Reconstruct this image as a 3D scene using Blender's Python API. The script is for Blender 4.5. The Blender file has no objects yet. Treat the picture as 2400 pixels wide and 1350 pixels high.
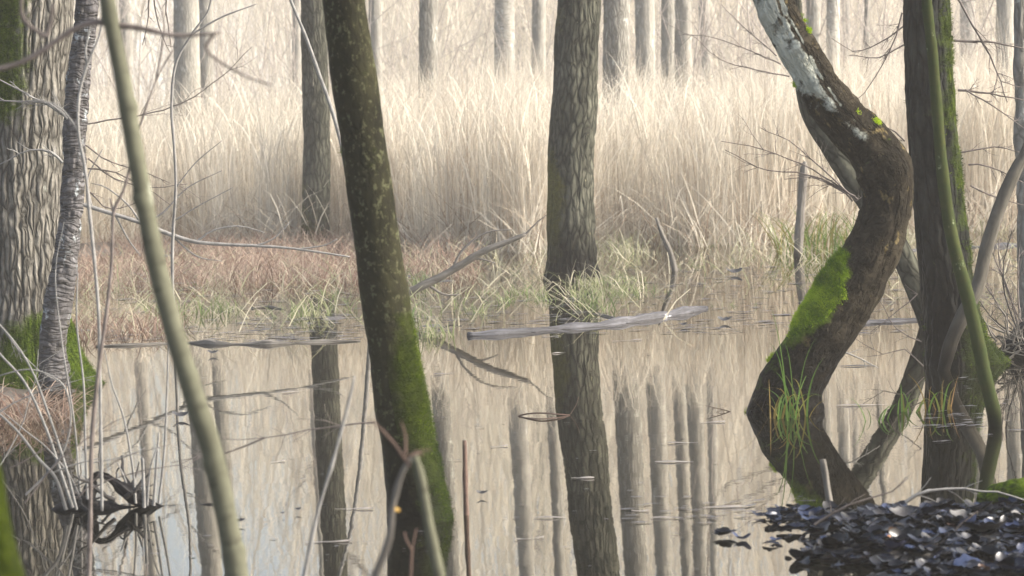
import bpy, math, random
import numpy as np
from mathutils import Vector, Matrix
random.seed(7); RS = np.random.RandomState(11)
sc = bpy.context.scene
COL = sc.collection
# ------------------------------------------------------------------ camera
F = 6805.0; H = 1.6; HORY = 200.0
p = math.atan((675-HORY)/F); r = math.radians(1.8)
Fw = Vector((0, math.cos(p), -math.sin(p))); U0 = Vector((0, math.sin(p), math.cos(p))); R0 = Vector((1, 0, 0))
Rt = R0*math.cos(r) - U0*math.sin(r); Up = R0*math.sin(r) + U0*math.cos(r)
CP = Vector((0, 0, H))
cam = bpy.data.cameras.new('camera'); co = bpy.data.objects.new('camera', cam); COL.objects.link(co)
M = Matrix((Rt, Up, -Fw)).transposed().to_4x4(); M.translation = CP
co.matrix_world = M
cam.sensor_width = 36; cam.lens = 36*F/2400; cam.clip_start = 0.1; cam.clip_end = 3000
cam.dof.use_dof = True; cam.dof.focus_distance = 16.5; cam.dof.aperture_fstop = 6.3
sc.camera = co

def ray(px, py): return Fw + Rt*((px-1200)/F) - Up*((py-675)/F)
def W(px, py, Y):
    d = ray(px, py); return CP + d*(Y/d.y)
def G(px, py, z=0.0):
    d = ray(px, py); return CP + d*((z-H)/d.z)
def GY(px, py): return G(px, py).y

# ------------------------------------------------------------------ tagging
def tag(o, label=None, cat=None, group=None, kind=None):
    if label: o['label'] = label
    if cat: o['category'] = cat
    if group: o['group'] = group
    if kind: o['kind'] = kind
    return o
def empty(name, loc, label, cat, group=None):
    o = bpy.data.objects.new(name, None); COL.objects.link(o); o.location = loc
    o.empty_display_size = 0.2
    return tag(o, label, cat, group)

GRP = {'fallen_log': 'logs and wood lying at the pool edge', 'thin_sapling': 'thin saplings at left', 'sedge_tuft': 'tufts of sedge and grass', 'leaf': 'single fallen leaves', 'bare_branch': 'bare twiggy branches', 'dead_snag': 'dead stems in the shallows', 'upright_stick': 'sticks standing upright', 'fallen_branch': 'fallen branches'}
_tag = tag
def tag(o, label=None, cat=None, group=None, kind=None):
    nm = o.name.split('.')[0]
    return _tag(o, label, cat, group or (GRP.get(nm) if kind is None else None), kind)
# ------------------------------------------------------------------ noise
def hsh(ix, iy, iz, s=0):
    n = (ix*73856093) ^ (iy*19349663) ^ (iz*83492791) ^ (s*2654435761)
    n = n & 0xffffffff
    n = ((n ^ (n >> 15))*2246822519) & 0xffffffff
    n = ((n ^ (n >> 13))*3266489917) & 0xffffffff
    n = n ^ (n >> 16)
    return (n & 0xffffff)/float(0xffffff)
def vnoise(P, s=0):
    P = np.asarray(P, dtype=float); I = np.floor(P).astype(np.int64); f = P-I; f = f*f*(3-2*f)
    out = 0
    for dx in (0, 1):
        for dy in (0, 1):
            for dz in (0, 1):
                w = (f[..., 0] if dx else 1-f[..., 0])*(f[..., 1] if dy else 1-f[..., 1])*(f[..., 2] if dz else 1-f[..., 2])
                out = out + w*hsh(I[..., 0]+dx, I[..., 1]+dy, I[..., 2]+dz, s)
    return out
def fbm(P, oct=4, s=0):
    P = np.asarray(P, dtype=float); a = 0.5; t = 0; o = 0
    for k in range(oct):
        o = o + a*vnoise(P, s+k*17); t += a; P = P*2.03+3.1; a *= 0.5
    return o/t

# ------------------------------------------------------------------ mesh helpers
def make_mesh(name, V, faces4, mat, parent=None, org=(0, 0, 0), attrs=None, smooth=True, faces3=None):
    V = np.asarray(V, dtype=np.float32) - np.asarray(org, dtype=np.float32)
    f4 = np.asarray(faces4, dtype=np.int32).reshape(-1, 4) if faces4 is not None and len(faces4) else np.zeros((0, 4), np.int32)
    f3 = np.asarray(faces3, dtype=np.int32).reshape(-1, 3) if faces3 is not None and len(faces3) else np.zeros((0, 3), np.int32)
    me = bpy.data.meshes.new(name)
    me.vertices.add(len(V)); me.vertices.foreach_set('co', V.ravel())
    me.loops.add(f4.size+f3.size); me.loops.foreach_set('vertex_index', np.concatenate([f4.ravel(), f3.ravel()]))
    me.polygons.add(len(f4)+len(f3))
    st = np.concatenate([np.arange(len(f4))*4, len(f4)*4+np.arange(len(f3))*3]).astype(np.int32)
    me.polygons.foreach_set('loop_start', st)
    me.update(calc_edges=True)
    if smooth: me.polygons.foreach_set('use_smooth', np.ones(len(me.polygons), dtype=bool))
    for k, a in (attrs or {}).items():
        a = np.asarray(a, dtype=np.float32)
        if a.ndim == 2:
            at = me.attributes.new(k, 'FLOAT_VECTOR', 'POINT'); at.data.foreach_set('vector', a.ravel())
        else:
            at = me.attributes.new(k, 'FLOAT', 'POINT'); at.data.foreach_set('value', a.ravel())
    me.materials.append(mat)
    o = bpy.data.objects.new(name, me); COL.objects.link(o)
    if parent is not None: o.parent = parent
    else: o.location = org
    return o

def spline(P, R, ds):
    P = np.asarray([tuple(q) for q in P], float); R = np.asarray(R, float)
    n = len(P); out = []; ro = []
    E = np.vstack([2*P[0]-P[1], P, 2*P[-1]-P[-2]])
    for i in range(n-1):
        p0, p1, p2, p3 = E[i], E[i+1], E[i+2], E[i+3]
        L = np.linalg.norm(p2-p1); m = max(1, int(math.ceil(L/ds)))
        for k in range(m):
            t = k/m
            out.append(0.5*((2*p1)+(-p0+p2)*t+(2*p0-5*p1+4*p2-p3)*t*t+(-p0+3*p1-3*p2+p3)*t**3))
            u = t*t*(3-2*t); ro.append(R[i]*(1-u)+R[i+1]*u)
    out.append(P[-1]); ro.append(R[-1])
    return np.array(out), np.array(ro)

def frames(P):
    T = np.gradient(P, axis=0); T /= np.linalg.norm(T, axis=1)[:, None]+1e-12
    N = np.zeros_like(T); ref = np.array([0, -1.0, 0])
    if abs(T[0] @ ref) > .95: ref = np.array([1.0, 0, 0])
    n = ref - T[0]*(T[0] @ ref); n /= np.linalg.norm(n)
    for i in range(len(P)):
        n = n - T[i]*(T[i] @ n); n /= np.linalg.norm(n)+1e-12; N[i] = n
    return T, N, np.cross(T, N)

def tube(name, P, R, mat, parent=None, org=None, seg=24, ds=0.05, disp=None, rfun=None, moss=None, wet=None, label=None):
    """one continuous, closed, tapering limb. disp(tc)->metres; rfun(theta,pos)->multiplier; moss(pos,nrm)->0..1"""
    P, R = spline(P, R, ds)
    T, N, B = frames(P)
    S = np.concatenate([[0], np.cumsum(np.linalg.norm(np.diff(P, axis=0), axis=1))])
    th = np.linspace(0, 2*np.pi, seg, endpoint=False)
    c, s = np.cos(th), np.sin(th)
    nrm = N[:, None, :]*c[None, :, None] + B[:, None, :]*s[None, :, None]
    rr = np.repeat(R[:, None], seg, 1)
    rm = float(np.median(R))
    tc = np.stack([rm*c[None, :]+0*rr, rm*s[None, :]+0*rr, S[:, None]+0*rr], -1)
    pos = P[:, None, :]+nrm*rr[..., None]
    if rfun is not None: rr = rr*rfun(nrm, pos)
    if disp is not None: rr = rr + disp(tc)
    pos = P[:, None, :]+nrm*rr[..., None]
    n = len(P)
    V = pos.reshape(-1, 3); tcv = tc.reshape(-1, 3); nv = nrm.reshape(-1, 3)
    i = np.arange(n-1)[:, None]*seg; j = np.arange(seg)[None, :]; k = (j+1) % seg
    f = np.stack([i+j, i+k, i+seg+k, i+seg+j], -1).reshape(-1, 4)
    V = np.vstack([V, P[0], P[-1]]); tcv = np.vstack([tcv, [0, 0, 0], [0, 0, S[-1]]]); nv = np.vstack([nv, -T[0], T[-1]])
    a = n*seg; jj = np.arange(seg); kk = (jj+1) % seg
    f3 = np.vstack([np.stack([kk, jj, jj*0+a], -1), np.stack([(n-1)*seg+jj, (n-1)*seg+kk, jj*0+a+1], -1)])
    at = {'tc': tcv}
    at['moss'] = moss(V, nv) if moss is not None else np.zeros(len(V))
    at['wet'] = wet(V) if wet is not None else np.zeros(len(V))
    if org is None: org = tuple(P[0])
    o = make_mesh(name, V, f, mat, parent, org, at, True, f3)
    if label: o['label'] = label
    return o

class Twigs:
    def __init__(s): s.V = []; s.F = []; s.F3 = []; s.n = 0; s.t = []
    def add(s, P, r0, r1, sides=4, ds=None):
        P = np.asarray([tuple(q) for q in P], float)
        if ds: P, R = spline(P, np.linspace(r0, r1, len(P)), ds)
        else: R = np.linspace(r0, r1, len(P))
        T, N, B = frames(P)
        th = np.linspace(0, 2*np.pi, sides, endpoint=False)
        pos = P[:, None, :]+(N[:, None, :]*np.cos(th)[None, :, None]+B[:, None, :]*np.sin(th)[None, :, None])*R[:, None, None]
        n = len(P)
        i = np.arange(n-1)[:, None]*sides; j = np.arange(sides)[None, :]; k = (j+1) % sides
        s.F.append(np.stack([i+j, i+k, i+sides+k, i+sides+j], -1).reshape(-1, 4)+s.n)
        jj = np.arange(sides); kk = (jj+1) % sides; base = (n-1)*sides
        s.V.append(np.vstack([pos.reshape(-1, 3), P[-1]+T[-1]*R[-1]]))
        s.F3.append(np.stack([base+jj, base+kk, jj*0+n*sides], -1)+s.n)
        s.n += n*sides+1
    def build(s, name, mat, parent=None, org=(0, 0, 0)):
        return make_mesh(name, np.vstack(s.V), np.vstack(s.F), mat, parent, org, None, True, np.vstack(s.F3))
    def grow(s, P0, d, L, r, depth, rng, wig=0.25, up=0.1, kids=4, spread=0.9, flat=1.0, sides=4, n=7):
        d = np.asarray(d, float); d /= np.linalg.norm(d); q = np.asarray(P0, float); pts = [q]; dirs = [d]
        for k in range(n):
            d = d + (rng.rand(3)-.5)*wig*2*np.array([1, flat, 1]) + np.array([0, 0, up]); d /= np.linalg.norm(d)
            q = q + d*L/n; pts.append(q); dirs.append(d)
        s.add(pts, r, r*.35, sides)
        if depth > 0:
            for k in range(kids):
                i = 1+int(rng.rand()*(n-1)); t = i/n
                dd = dirs[i]; v = (rng.rand(3)-.5)*np.array([1, flat, 1]); v = v-dd*(v @ dd); v /= np.linalg.norm(v)+1e-9
                nd = dd*(1-.4*spread)+v*spread
                s.grow(pts[i], nd, L*(.35+.35*rng.rand())*(1.1-.5*t), r*(1-.6*t)*.6, depth-1, rng, wig, up, max(2, kids-1), spread, flat, 3 if r < .01 else sides, n)
        return pts

# ------------------------------------------------------------------ node helpers
def nmat(name):
    m = bpy.data.materials.new(name); m.use_nodes = True; nt = m.node_tree; nt.nodes.clear()
    out = nt.nodes.new('ShaderNodeOutputMaterial'); return m, nt, out
def N_(nt, t, **kw):
    n = nt.nodes.new(t)
    for k, v in kw.items():
        if k.startswith('i_'): n.inputs[k[2:].replace('_', ' ')].default_value = v
        else: setattr(n, k, v)
    return n
def L_(nt, a, b): nt.links.new(a, b)
def ramp(nt, fac, stops, interp='LINEAR'):
    n = nt.nodes.new('ShaderNodeValToRGB'); cr = n.color_ramp; cr.interpolation = interp
    while len(cr.elements) < len(stops): cr.elements.new(0.5)
    for e, (pp, c) in zip(cr.elements, stops):
        e.position = pp; e.color = (c[0], c[1], c[2], 1) if hasattr(c, '__len__') else (c, c, c, 1)
    nt.links.new(fac, n.inputs[0]); return n.outputs[0]
def mix(nt, f, a, b, blend='MIX'):
    n = nt.nodes.new('ShaderNodeMix'); n.data_type = 'RGBA'; n.blend_type = blend
    for s_, v in ((n.inputs[0], f), (n.inputs[6], a), (n.inputs[7], b)):
        if hasattr(v, 'is_output'): nt.links.new(v, s_)
        elif hasattr(v, '__len__'): s_.default_value = (v[0], v[1], v[2], 1)
        else: s_.default_value = v
    return n.outputs[2]
def math_(nt, op, a, b=None, clamp=False):
    n = nt.nodes.new('ShaderNodeMath'); n.operation = op; n.use_clamp = clamp
    for s_, v in ((n.inputs[0], a), (n.inputs[1], b)):
        if v is None: continue
        if hasattr(v, 'is_output'): nt.links.new(v, s_)
        else: s_.default_value = v
    return n.outputs[0]
def vmul(nt, v, s_):
    n = nt.nodes.new('ShaderNodeVectorMath'); n.operation = 'MULTIPLY'; nt.links.new(v, n.inputs[0]); n.inputs[1].default_value = s_; return n.outputs[0]
def vadd(nt, a, b):
    n = nt.nodes.new('ShaderNodeVectorMath'); n.operation = 'ADD'; nt.links.new(a, n.inputs[0]); nt.links.new(b, n.inputs[1]); return n.outputs[0]
def noise(nt, vec, scale, detail=4, rough=.55):
    n = nt.nodes.new('ShaderNodeTexNoise'); n.inputs['Scale'].default_value = scale; n.inputs['Detail'].default_value = detail
    n.inputs['Roughness'].default_value = rough; nt.links.new(vec, n.inputs['Vector']); return n

def bark(name, c1, c2, crack, cell=(20, 3.5), cracks=.7, lichen=(.42, .45, .38), lich=.62, lsc=9, mossc=((.032, .032, .006), (.085, .082, .016)), bump=.015, rough=.85, band=0, wetc=(.07, .065, .06), fine=60, vein=None):
    m, nt, out = nmat(name)
    a = N_(nt, 'ShaderNodeAttribute', attribute_name='tc').outputs['Vector']
    nz = noise(nt, a, 5, 3); nz2 = noise(nt, vmul(nt, a, (1, 1, .35)), fine, 5, .65)
    dv = vmul(nt, nz.outputs['Color'], (.06, .06, .12))
    cv = vmul(nt, vadd(nt, a, dv), (cell[0], cell[0], cell[1]))
    vo = nt.nodes.new('ShaderNodeTexVoronoi'); vo.feature = 'DISTANCE_TO_EDGE'; vo.inputs['Scale'].default_value = 1; L_(nt, cv, vo.inputs['Vector'])
    ck = ramp(nt, vo.outputs['Distance'], [(0, 0), (.16, .55), (.4, 1)])
    if vein:
        vn = noise(nt, vmul(nt, vadd(nt, a, vmul(nt, nz.outputs['Color'], (.03, .03, .03))), (1, 1, vein[1])), vein[0], 4, .6).outputs['Fac']
        vn2 = noise(nt, vmul(nt, a, (1, 1, 1.5)), vein[0]*1.7, 3, .6).outputs['Fac']
        k1_ = ramp(nt, math_(nt, 'ABSOLUTE', math_(nt, 'SUBTRACT', vn, .5)), [(0, 0), (.09, 1)])
        k2_ = ramp(nt, math_(nt, 'ABSOLUTE', math_(nt, 'SUBTRACT', vn2, .5)), [(0, .35), (.035, 1)])
        ck = math_(nt, 'MULTIPLY', k1_, k2_)
    var = noise(nt, vmul(nt, a, (1, 1, .4)), 7, 5, .6).outputs['Fac']
    colr = mix(nt, ramp(nt, var, [(.3, 0), (.7, 1)]), c1, c2)
    colr = mix(nt, ramp(nt, nz2.outputs['Fac'], [(.3, .0), (.7, .75)]), colr, mix(nt, .5, colr, crack), 'MIX')
    cm = math_(nt, 'MULTIPLY', math_(nt, 'SUBTRACT', 1.0, ck), cracks)
    colr = mix(nt, cm, colr, crack)
    ln = noise(nt, vmul(nt, a, (1, 1, .55)), lsc, 6, .7).outputs['Fac']
    lm = ramp(nt, ln, [(lich, 0), (lich+.06, .85)])
    colr = mix(nt, lm, colr, lichen)
    if band:
        bn = noise(nt, vmul(nt, a, (3, 3, band)), 4, 4, .6).outputs['Fac']
        colr = mix(nt, ramp(nt, bn, [(.56, 0), (.66, .8)]), colr, crack)
    mo = N_(nt, 'ShaderNodeAttribute', attribute_name='moss').outputs['Fac']
    mn = noise(nt, a, 22, 6, .7).outputs['Fac']; mn3 = noise(nt, a, 5, 3, .6).outputs['Fac']
    mm = math_(nt, 'ADD', math_(nt, 'MULTIPLY', mo, 1.35), math_(nt, 'ADD', math_(nt, 'MULTIPLY', mn, .8), math_(nt, 'MULTIPLY', mn3, .8)))
    mmk = ramp(nt, mm, [(1.0-.02, 0), (1, 0)]); 
    mk = math_(nt, 'MULTIPLY', math_(nt, 'SUBTRACT', mm, 1.12), 3.2, True)
    mc = mix(nt, ramp(nt, noise(nt, a, 45, 4, .7).outputs['Fac'], [(.3, 0), (.7, 1)]), mossc[0], mossc[1])
    we = N_(nt, 'ShaderNodeAttribute', attribute_name='wet').outputs['Fac']
    colr = mix(nt, we, colr, wetc, 'MULTIPLY')
    mc = mix(nt, math_(nt, 'MULTIPLY', we, .7), mc, (.004, .007, .002))
    colr = mix(nt, mk, colr, mc)
    b = N_(nt, 'ShaderNodeBsdfPrincipled'); L_(nt, colr, b.inputs['Base Color'])
    rg = math_(nt, 'SUBTRACT', rough, math_(nt, 'MULTIPLY', we, .45)); L_(nt, rg, b.inputs['Roughness'])
    b.inputs['Specular IOR Level'].default_value = .03
    hgt = math_(nt, 'ADD', math_(nt, 'MULTIPLY', ck, .75*cracks+.05), math_(nt, 'MULTIPLY', nz2.outputs['Fac'], .45))
    hgt = math_(nt, 'ADD', hgt, math_(nt, 'MULTIPLY', mk, math_(nt, 'MULTIPLY', noise(nt, a, 130, 3, .7).outputs['Fac'], 1.0)))
    bp = N_(nt, 'ShaderNodeBump'); bp.inputs['Distance'].default_value = bump; bp.inputs['Strength'].default_value = 1; L_(nt, hgt, bp.inputs['Height']); L_(nt, bp.outputs[0], b.inputs['Normal'])
    L_(nt, b.outputs[0], out.inputs[0]); return m

def simple(name, c1, c2, scale=8, rough=.8, bump=.003, spec=.3, stretch=(1, 1, 1)):
    m, nt, out = nmat(name)
    g = N_(nt, 'ShaderNodeTexCoord').outputs['Object']
    n = noise(nt, vmul(nt, g, stretch), scale, 5, .6).outputs['Fac']
    b = N_(nt, 'ShaderNodeBsdfPrincipled'); L_(nt, mix(nt, ramp(nt, n, [(.3, 0), (.7, 1)]), c1, c2), b.inputs['Base Color'])
    b.inputs['Roughness'].default_value = rough; b.inputs['Specular IOR Level'].default_value = spec
    bp = N_(nt, 'ShaderNodeBump'); bp.inputs['Distance'].default_value = bump; L_(nt, noise(nt, g, scale*8, 4).outputs['Fac'], bp.inputs['Height']); L_(nt, bp.outputs[0], b.inputs['Normal'])
    L_(nt, b.outputs[0], out.inputs[0]); return m

def blade_mat(name, stops, trans=.4, rough=.7, spec=.1):
    m, nt, out = nmat(name)
    t = N_(nt, 'ShaderNodeAttribute', attribute_name='tone').outputs['Fac']
    c = ramp(nt, t, stops)
    d = N_(nt, 'ShaderNodeBsdfPrincipled'); d.inputs['Roughness'].default_value = rough; d.inputs['Specular IOR Level'].default_value = spec; L_(nt, c, d.inputs['Base Color'])
    tr = N_(nt, 'ShaderNodeBsdfTranslucent'); L_(nt, c, tr.inputs['Color'])
    mx = N_(nt, 'ShaderNodeMixShader'); mx.inputs[0].default_value = trans; L_(nt, d.outputs[0], mx.inputs[1]); L_(nt, tr.outputs[0], mx.inputs[2])
    L_(nt, mx.outputs[0], out.inputs[0]); return m

MAT = {}
MAT['deep'] = bark('bark_furrowed', (.15, .14, .12), (.30, .285, .25), (0.0140, 0.0129, 0.0109), (36, 5), .8, lich=.66, lichen=(.28, .30, .26), bump=.03, mossc=((.02, .038, .003), (.08, .12, .008)))
MAT['fine'] = bark('bark_ridged', (.040, .042, .031), (.125, .124, .095), (0.0060, 0.0060, 0.0050), (34, 6), .85, lich=.67, lichen=(.19, .18, .11), lsc=16, bump=.014)
MAT['pale'] = bark('bark_ridged_grey', (.17, .168, .15), (.29, .28, .25), (0.0700, 0.0644, 0.0546), (34, 5), .7, lich=.6, lichen=(.36, .37, .33), bump=.012)
MAT['dark'] = bark('bark_dark_wet', (.010, .011, .010), (.040, .043, .038), (0.0030, 0.0032, 0.0030), (30, 4), .85, lich=.66, lichen=(.10, .115, .10), lsc=28, mossc=((.015, .025, .003), (.05, .07, .006)), bump=.016)
MAT['mossy'] = bark('bark_smooth_mossy', (.007, .007, .004), (.032, .031, .015), (0.0060, 0.0055, 0.0047), (26, 14), .3, lich=.55, lichen=(.058, .060, .032), lsc=62, mossc=((.008, .012, .0015), (.026, .036, .003)), bump=.007)
MAT['flaky'] = bark('bark_flaky', (.07, .066, .068), (.17, .165, .17), (0.0180, 0.0166, 0.0140), (12, 42), .55, lich=.58, lichen=(.30, .33, .34), lsc=14, bump=.02, band=9)
MAT['bent'] = bark('bark_bent_tree', (.009, .0085, .007), (.052, .043, .029), (.004, .003, .002), (11, 2.4), .6, lich=.60, lichen=(.12, .092, .042), lsc=15, mossc=((.03, .055, .004), (.20, .30, .012)), bump=.022, fine=38, vein=(19, .28))
MAT['faint'] = bark('bark_grey_hazed', (.20, .195, .175), (.33, .32, .285), (0.1300, 0.1196, 0.1014), (30, 5), .5, lich=.6, lichen=(.38, .37, .33), bump=.01)  # far trunks: bark paled, distance haze painted into the colour
MAT['birch'] = bark('bark_birch', (.30, .29, .26), (.45, .43, .38), (0.0600, 0.0552, 0.0468), (8, 20), .25, lich=.6, lichen=(.5, .5, .48), band=12, bump=.006)
MAT['green'] = bark('bark_green_sapling', (.022, .024, .009), (.052, .055, .021), (.012, .03, .01), (12, 20), .25, lich=.62, lichen=(.24, .27, .17), lsc=14, bump=.004)
MAT['blur'] = bark('bark_pale_green_sapling', (.07, .072, .050), (.135, .137, .098), (.04, .038, .028), (9, 22), .3, band=7, lich=.60, lichen=(.24, .25, .2), lsc=6, bump=.002)
MAT['dead'] = bark('bark_dead_grey', (.10, .092, .082), (.23, .215, .195), (0.0500, 0.0460, 0.0390), (30, 3), .5, lich=.66, lichen=(.36, .36, .36), bump=.008)
MAT['stemgrey'] = bark('bark_grey_brown_stem', (.06, .055, .045), (.14, .13, .11), (.03, .028, .024), (30, 3), .4, lich=.66, lichen=(.2, .2, .18), bump=.006)
MAT['log'] = bark('wet_grey_log', (.05, .05, .057), (.17, .17, .185), (0.0120, 0.0110, 0.0094), (26, 2.2), .5, lich=.63, lichen=(.42, .43, .46), bump=.008, rough=.7)
MAT['black'] = bark('rotten_black_wood', (.012, .012, .014), (.035, .033, .035), (.004, .004, .004), (20, 6), .6, lich=.7, lichen=(.1, .1, .1), bump=.02, rough=.55)
MAT['twig'] = simple('twig_bark', (.05, .04, .035), (.13, .11, .10), 20)
MAT['twigpale'] = simple('twig_bark_pale', (.10, .098, .092), (.20, .195, .185), 20)
MAT['twigwarm'] = simple('twig_bark_reddish', (.05, .03, .022), (.12, .078, .06), 20)
MAT['rootblack'] = simple('black_root', (.008, .008, .009), (.03, .027, .025), 20)
MAT['twighaze'] = simple('twig_bark_hazed', (.20, .17, .15), (.36, .32, .28), 3)  # thicket twigs paled so the colour carries the haze
MAT['dead2'] = simple('soaked_leaf', (.10, .09, .08), (.22, .2, .18), 30, .4)
MAT['reed'] = blade_mat('dry_reed', [(0, (.17, .125, .09)), (.25, (.37, .305, .235)), (.6, (.51, .465, .385)), (1, (.76, .71, .60))], .45)
MAT['redgrass'] = blade_mat('rust_sedge', [(0, (.13, .075, .055)), (.5, (.22, .155, .12)), (1, (.40, .33, .26))], .35)
MAT['grass'] = blade_mat('marsh_grass', [(0, (.09, .13, .05)), (.4, (.17, .20, .085)), (.7, (.30, .285, .19)), (1, (.44, .40, .31))], .4)
MAT['sedge'] = blade_mat('green_sedge', [(0, (.03, .07, .015)), (.5, (.085, .15, .03)), (.75, (.15, .125, .035)), (1, (.13, .075, .03))], .4)
MAT['litter'] = blade_mat('wet_dead_leaves_sky_tint', [(0, (.0015, .002, .004)), (.35, (.003, .003, .004)), (.55, (.005, .007, .015)), (.8, (.009, .008, .008)), (.88, (.010, .016, .036)), (.97, (.020, .028, .060)), (1, (.06, .03, .010))], .02, .33, .22)  # bluish stops paint sky sheen into the leaf colour
MAT['yleaf'] = simple('yellow_leaf', (.16, .09, .012), (.24, .15, .02), 20, .6)
MAT['oleaf'] = simple('orange_leaf', (.32, .12, .04), (.5, .24, .09), 30, .5)
MAT['bleaf'] = simple('dark_wet_leaf', (.010, .010, .010), (.035, .032, .032), 30, .4, .003, .5)

# ------------------------------------------------------------------ world and sun
SUN_EL, SUN_AZ = math.radians(33), math.radians(96)     # azimuth from +Y towards +X
w = bpy.data.worlds.new('World'); sc.world = w; w.use_nodes = True
nt = w.node_tree; bg = nt.nodes['Background']
sky = nt.nodes.new('ShaderNodeTexSky'); sky.sky_type = 'NISHITA'; sky.sun_disc = False
sky.sun_elevation = SUN_EL; sky.sun_rotation = SUN_AZ; sky.dust_density = 5.0; sky.air_density = 1.0; sky.ozone_density = 1.0
hs = nt.nodes.new('ShaderNodeHueSaturation'); hs.inputs['Saturation'].default_value = .85
nt.links.new(sky.outputs[0], hs.inputs['Color']); nt.links.new(hs.outputs[0], bg.inputs[0]); bg.inputs[1].default_value = .12
sun = bpy.data.lights.new('sun', 'SUN'); sun.energy = 3.3; sun.angle = math.radians(14); sun.color = (1, .95, .87)
so = bpy.data.objects.new('sun', sun); COL.objects.link(so)
sd = Vector((math.sin(SUN_AZ)*math.cos(SUN_EL), math.cos(SUN_AZ)*math.cos(SUN_EL), math.sin(SUN_EL)))
so.rotation_euler = sd.to_track_quat('Z', 'Y').to_euler(); so.location = (20, 10, 30)
sc.view_settings.view_transform = 'Standard'; sc.view_settings.look = 'None'; sc.view_settings.exposure = 1.82; sc.view_settings.gamma = 1

# ------------------------------------------------------------------ ground
def sstep(a, b, x):
    t = np.clip((x-a)/(b-a), 0, 1); return t*t*(3-2*t)
FR = G(1990, 1165)      # rear edge of the leaf bank in front on the right
def gheight(X, Y):
    n = fbm(np.stack([X*.9, Y*.45, X*0], -1), 4, 3); n2 = fbm(np.stack([X*4, Y*2.5, X*0], -1), 4, 9)
    z = np.full_like(X, -.35)
    bank = sstep(18.4, 19.4, Y+.25*(n2-.5)*4)*(1-.0*sstep(30, 31, Y))
    left = 1-sstep(-1.2, 1.8, X+(n-.5)*4.0)
    zb = -.055+(n-.5)*.10+(n2-.5)*.09+.032*left
    z = z*(1-bank)+zb*bank
    rear = sstep(27.5, 31, Y); z = z+rear*(.03+.03*n)*bank
    z = z+sstep(60, 130, Y)*(.3+.9*n)
    # leaf bank front right
    e = sstep(FR.y+.05, FR.y-.5, Y+(n2-.5)*.5)*sstep(.5, 1.1, X+(n-.5)*.9+(n2-.5)*.5)*(1-sstep(-1, -3, Y-9))
    e2 = e*(1-sstep(0, 1, 8.2-Y))
    z = np.maximum(z, -.35+e2*(.352+(n2-.5)*.09))
    # root hummock left under the big tree
    d = np.hypot((X+2.85)/.75, (Y-15.9)/.9); d = np.hypot((X+2.95)/.55, (Y-15.9)/.9); z = np.maximum(z, .05*(1-d)+(n2-.5)*.05-.0) * (d < 1.4) + z*(d >= 1.4)
    return z
xs = np.unique(np.concatenate([np.linspace(-400, -12, 22), np.linspace(-12, -5, 24), np.arange(-5, 5, .065), np.linspace(5, 12, 24), np.linspace(12, 400, 22)]))
ys = np.unique(np.concatenate([np.linspace(-30, 8, 14), np.arange(8, 12, .06), np.arange(12, 18, .15), np.arange(18, 31, .075), np.arange(31, 60, .8), np.linspace(60, 130, 24), np.linspace(140, 900, 14)]))
XX, YY = np.meshgrid(xs, ys); ZZ = gheight(XX, YY)
nx, ny = len(xs), len(ys)
i = np.arange(ny-1)[:, None]*nx; j = np.arange(nx-1)[None, :]
gf = np.stack([i+j, i+j+1, i+nx+j+1, i+nx+j], -1).reshape(-1, 4)
m, nt, out = nmat('marsh_mud')
g = N_(nt, 'ShaderNodeTexCoord').outputs['Object']
c = mix(nt, ramp(nt, noise(nt, g, 1.3, 6, .6).outputs['Fac'], [(.35, 0), (.65, 1)]), (.02, .018, .017), (.08, .068, .056))
c = mix(nt, ramp(nt, noise(nt, g, 14, 6, .7).outputs['Fac'], [(.45, 0), (.6, .7)]), c, (.03, .027, .024))
b = N_(nt, 'ShaderNodeBsdfPrincipled'); L_(nt, c, b.inputs['Base Color']); b.inputs['Roughness'].default_value = .45
bp = N_(nt, 'ShaderNodeBump'); bp.inputs['Distance'].default_value = .03; L_(nt, noise(nt, g, 25, 6, .7).outputs['Fac'], bp.inputs['Height']); L_(nt, bp.outputs[0], b.inputs['Normal'])
L_(nt, b.outputs[0], out.inputs[0])
tag(make_mesh('ground', np.stack([XX, YY, ZZ], -1).reshape(-1, 3), gf, m), kind='structure')

# ------------------------------------------------------------------ water
m, nt, out = nmat('still_dark_water')
g = N_(nt, 'ShaderNodeTexCoord').outputs['Object']
gl = N_(nt, 'ShaderNodeBsdfGlossy'); gl.inputs['Roughness'].default_value = .012; gl.inputs['Color'].default_value = (1.0, .975, .93, 1)
df = N_(nt, 'ShaderNodeBsdfDiffuse'); df.inputs['Color'].default_value = (.004, .004, .003, 1)
fr = N_(nt, 'ShaderNodeFresnel'); fr.inputs['IOR'].default_value = 2.5
n1 = noise(nt, vmul(nt, g, (1, .55, 1)), 2.2, 3, .5).outputs['Fac']; n2 = noise(nt, g, 14, 2, .5).outputs['Fac']
bp = N_(nt, 'ShaderNodeBump'); bp.inputs['Distance'].default_value = .0007; L_(nt, math_(nt, 'ADD', n1, math_(nt, 'MULTIPLY', n2, .12)), bp.inputs['Height'])
L_(nt, bp.outputs[0], gl.inputs['Normal'])
mx = N_(nt, 'ShaderNodeMixShader'); L_(nt, fr.outputs[0], mx.inputs[0]); L_(nt, df.outputs[0], mx.inputs[1]); L_(nt, gl.outputs[0], mx.inputs[2])
L_(nt, mx.outputs[0], out.inputs[0])
tag(make_mesh('water', [(-300, -30, 0), (300, -30, 0), (300, 75, 0), (-300, 75, 0)], [[0, 1, 2, 3]], m, smooth=False), kind='structure')

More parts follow.
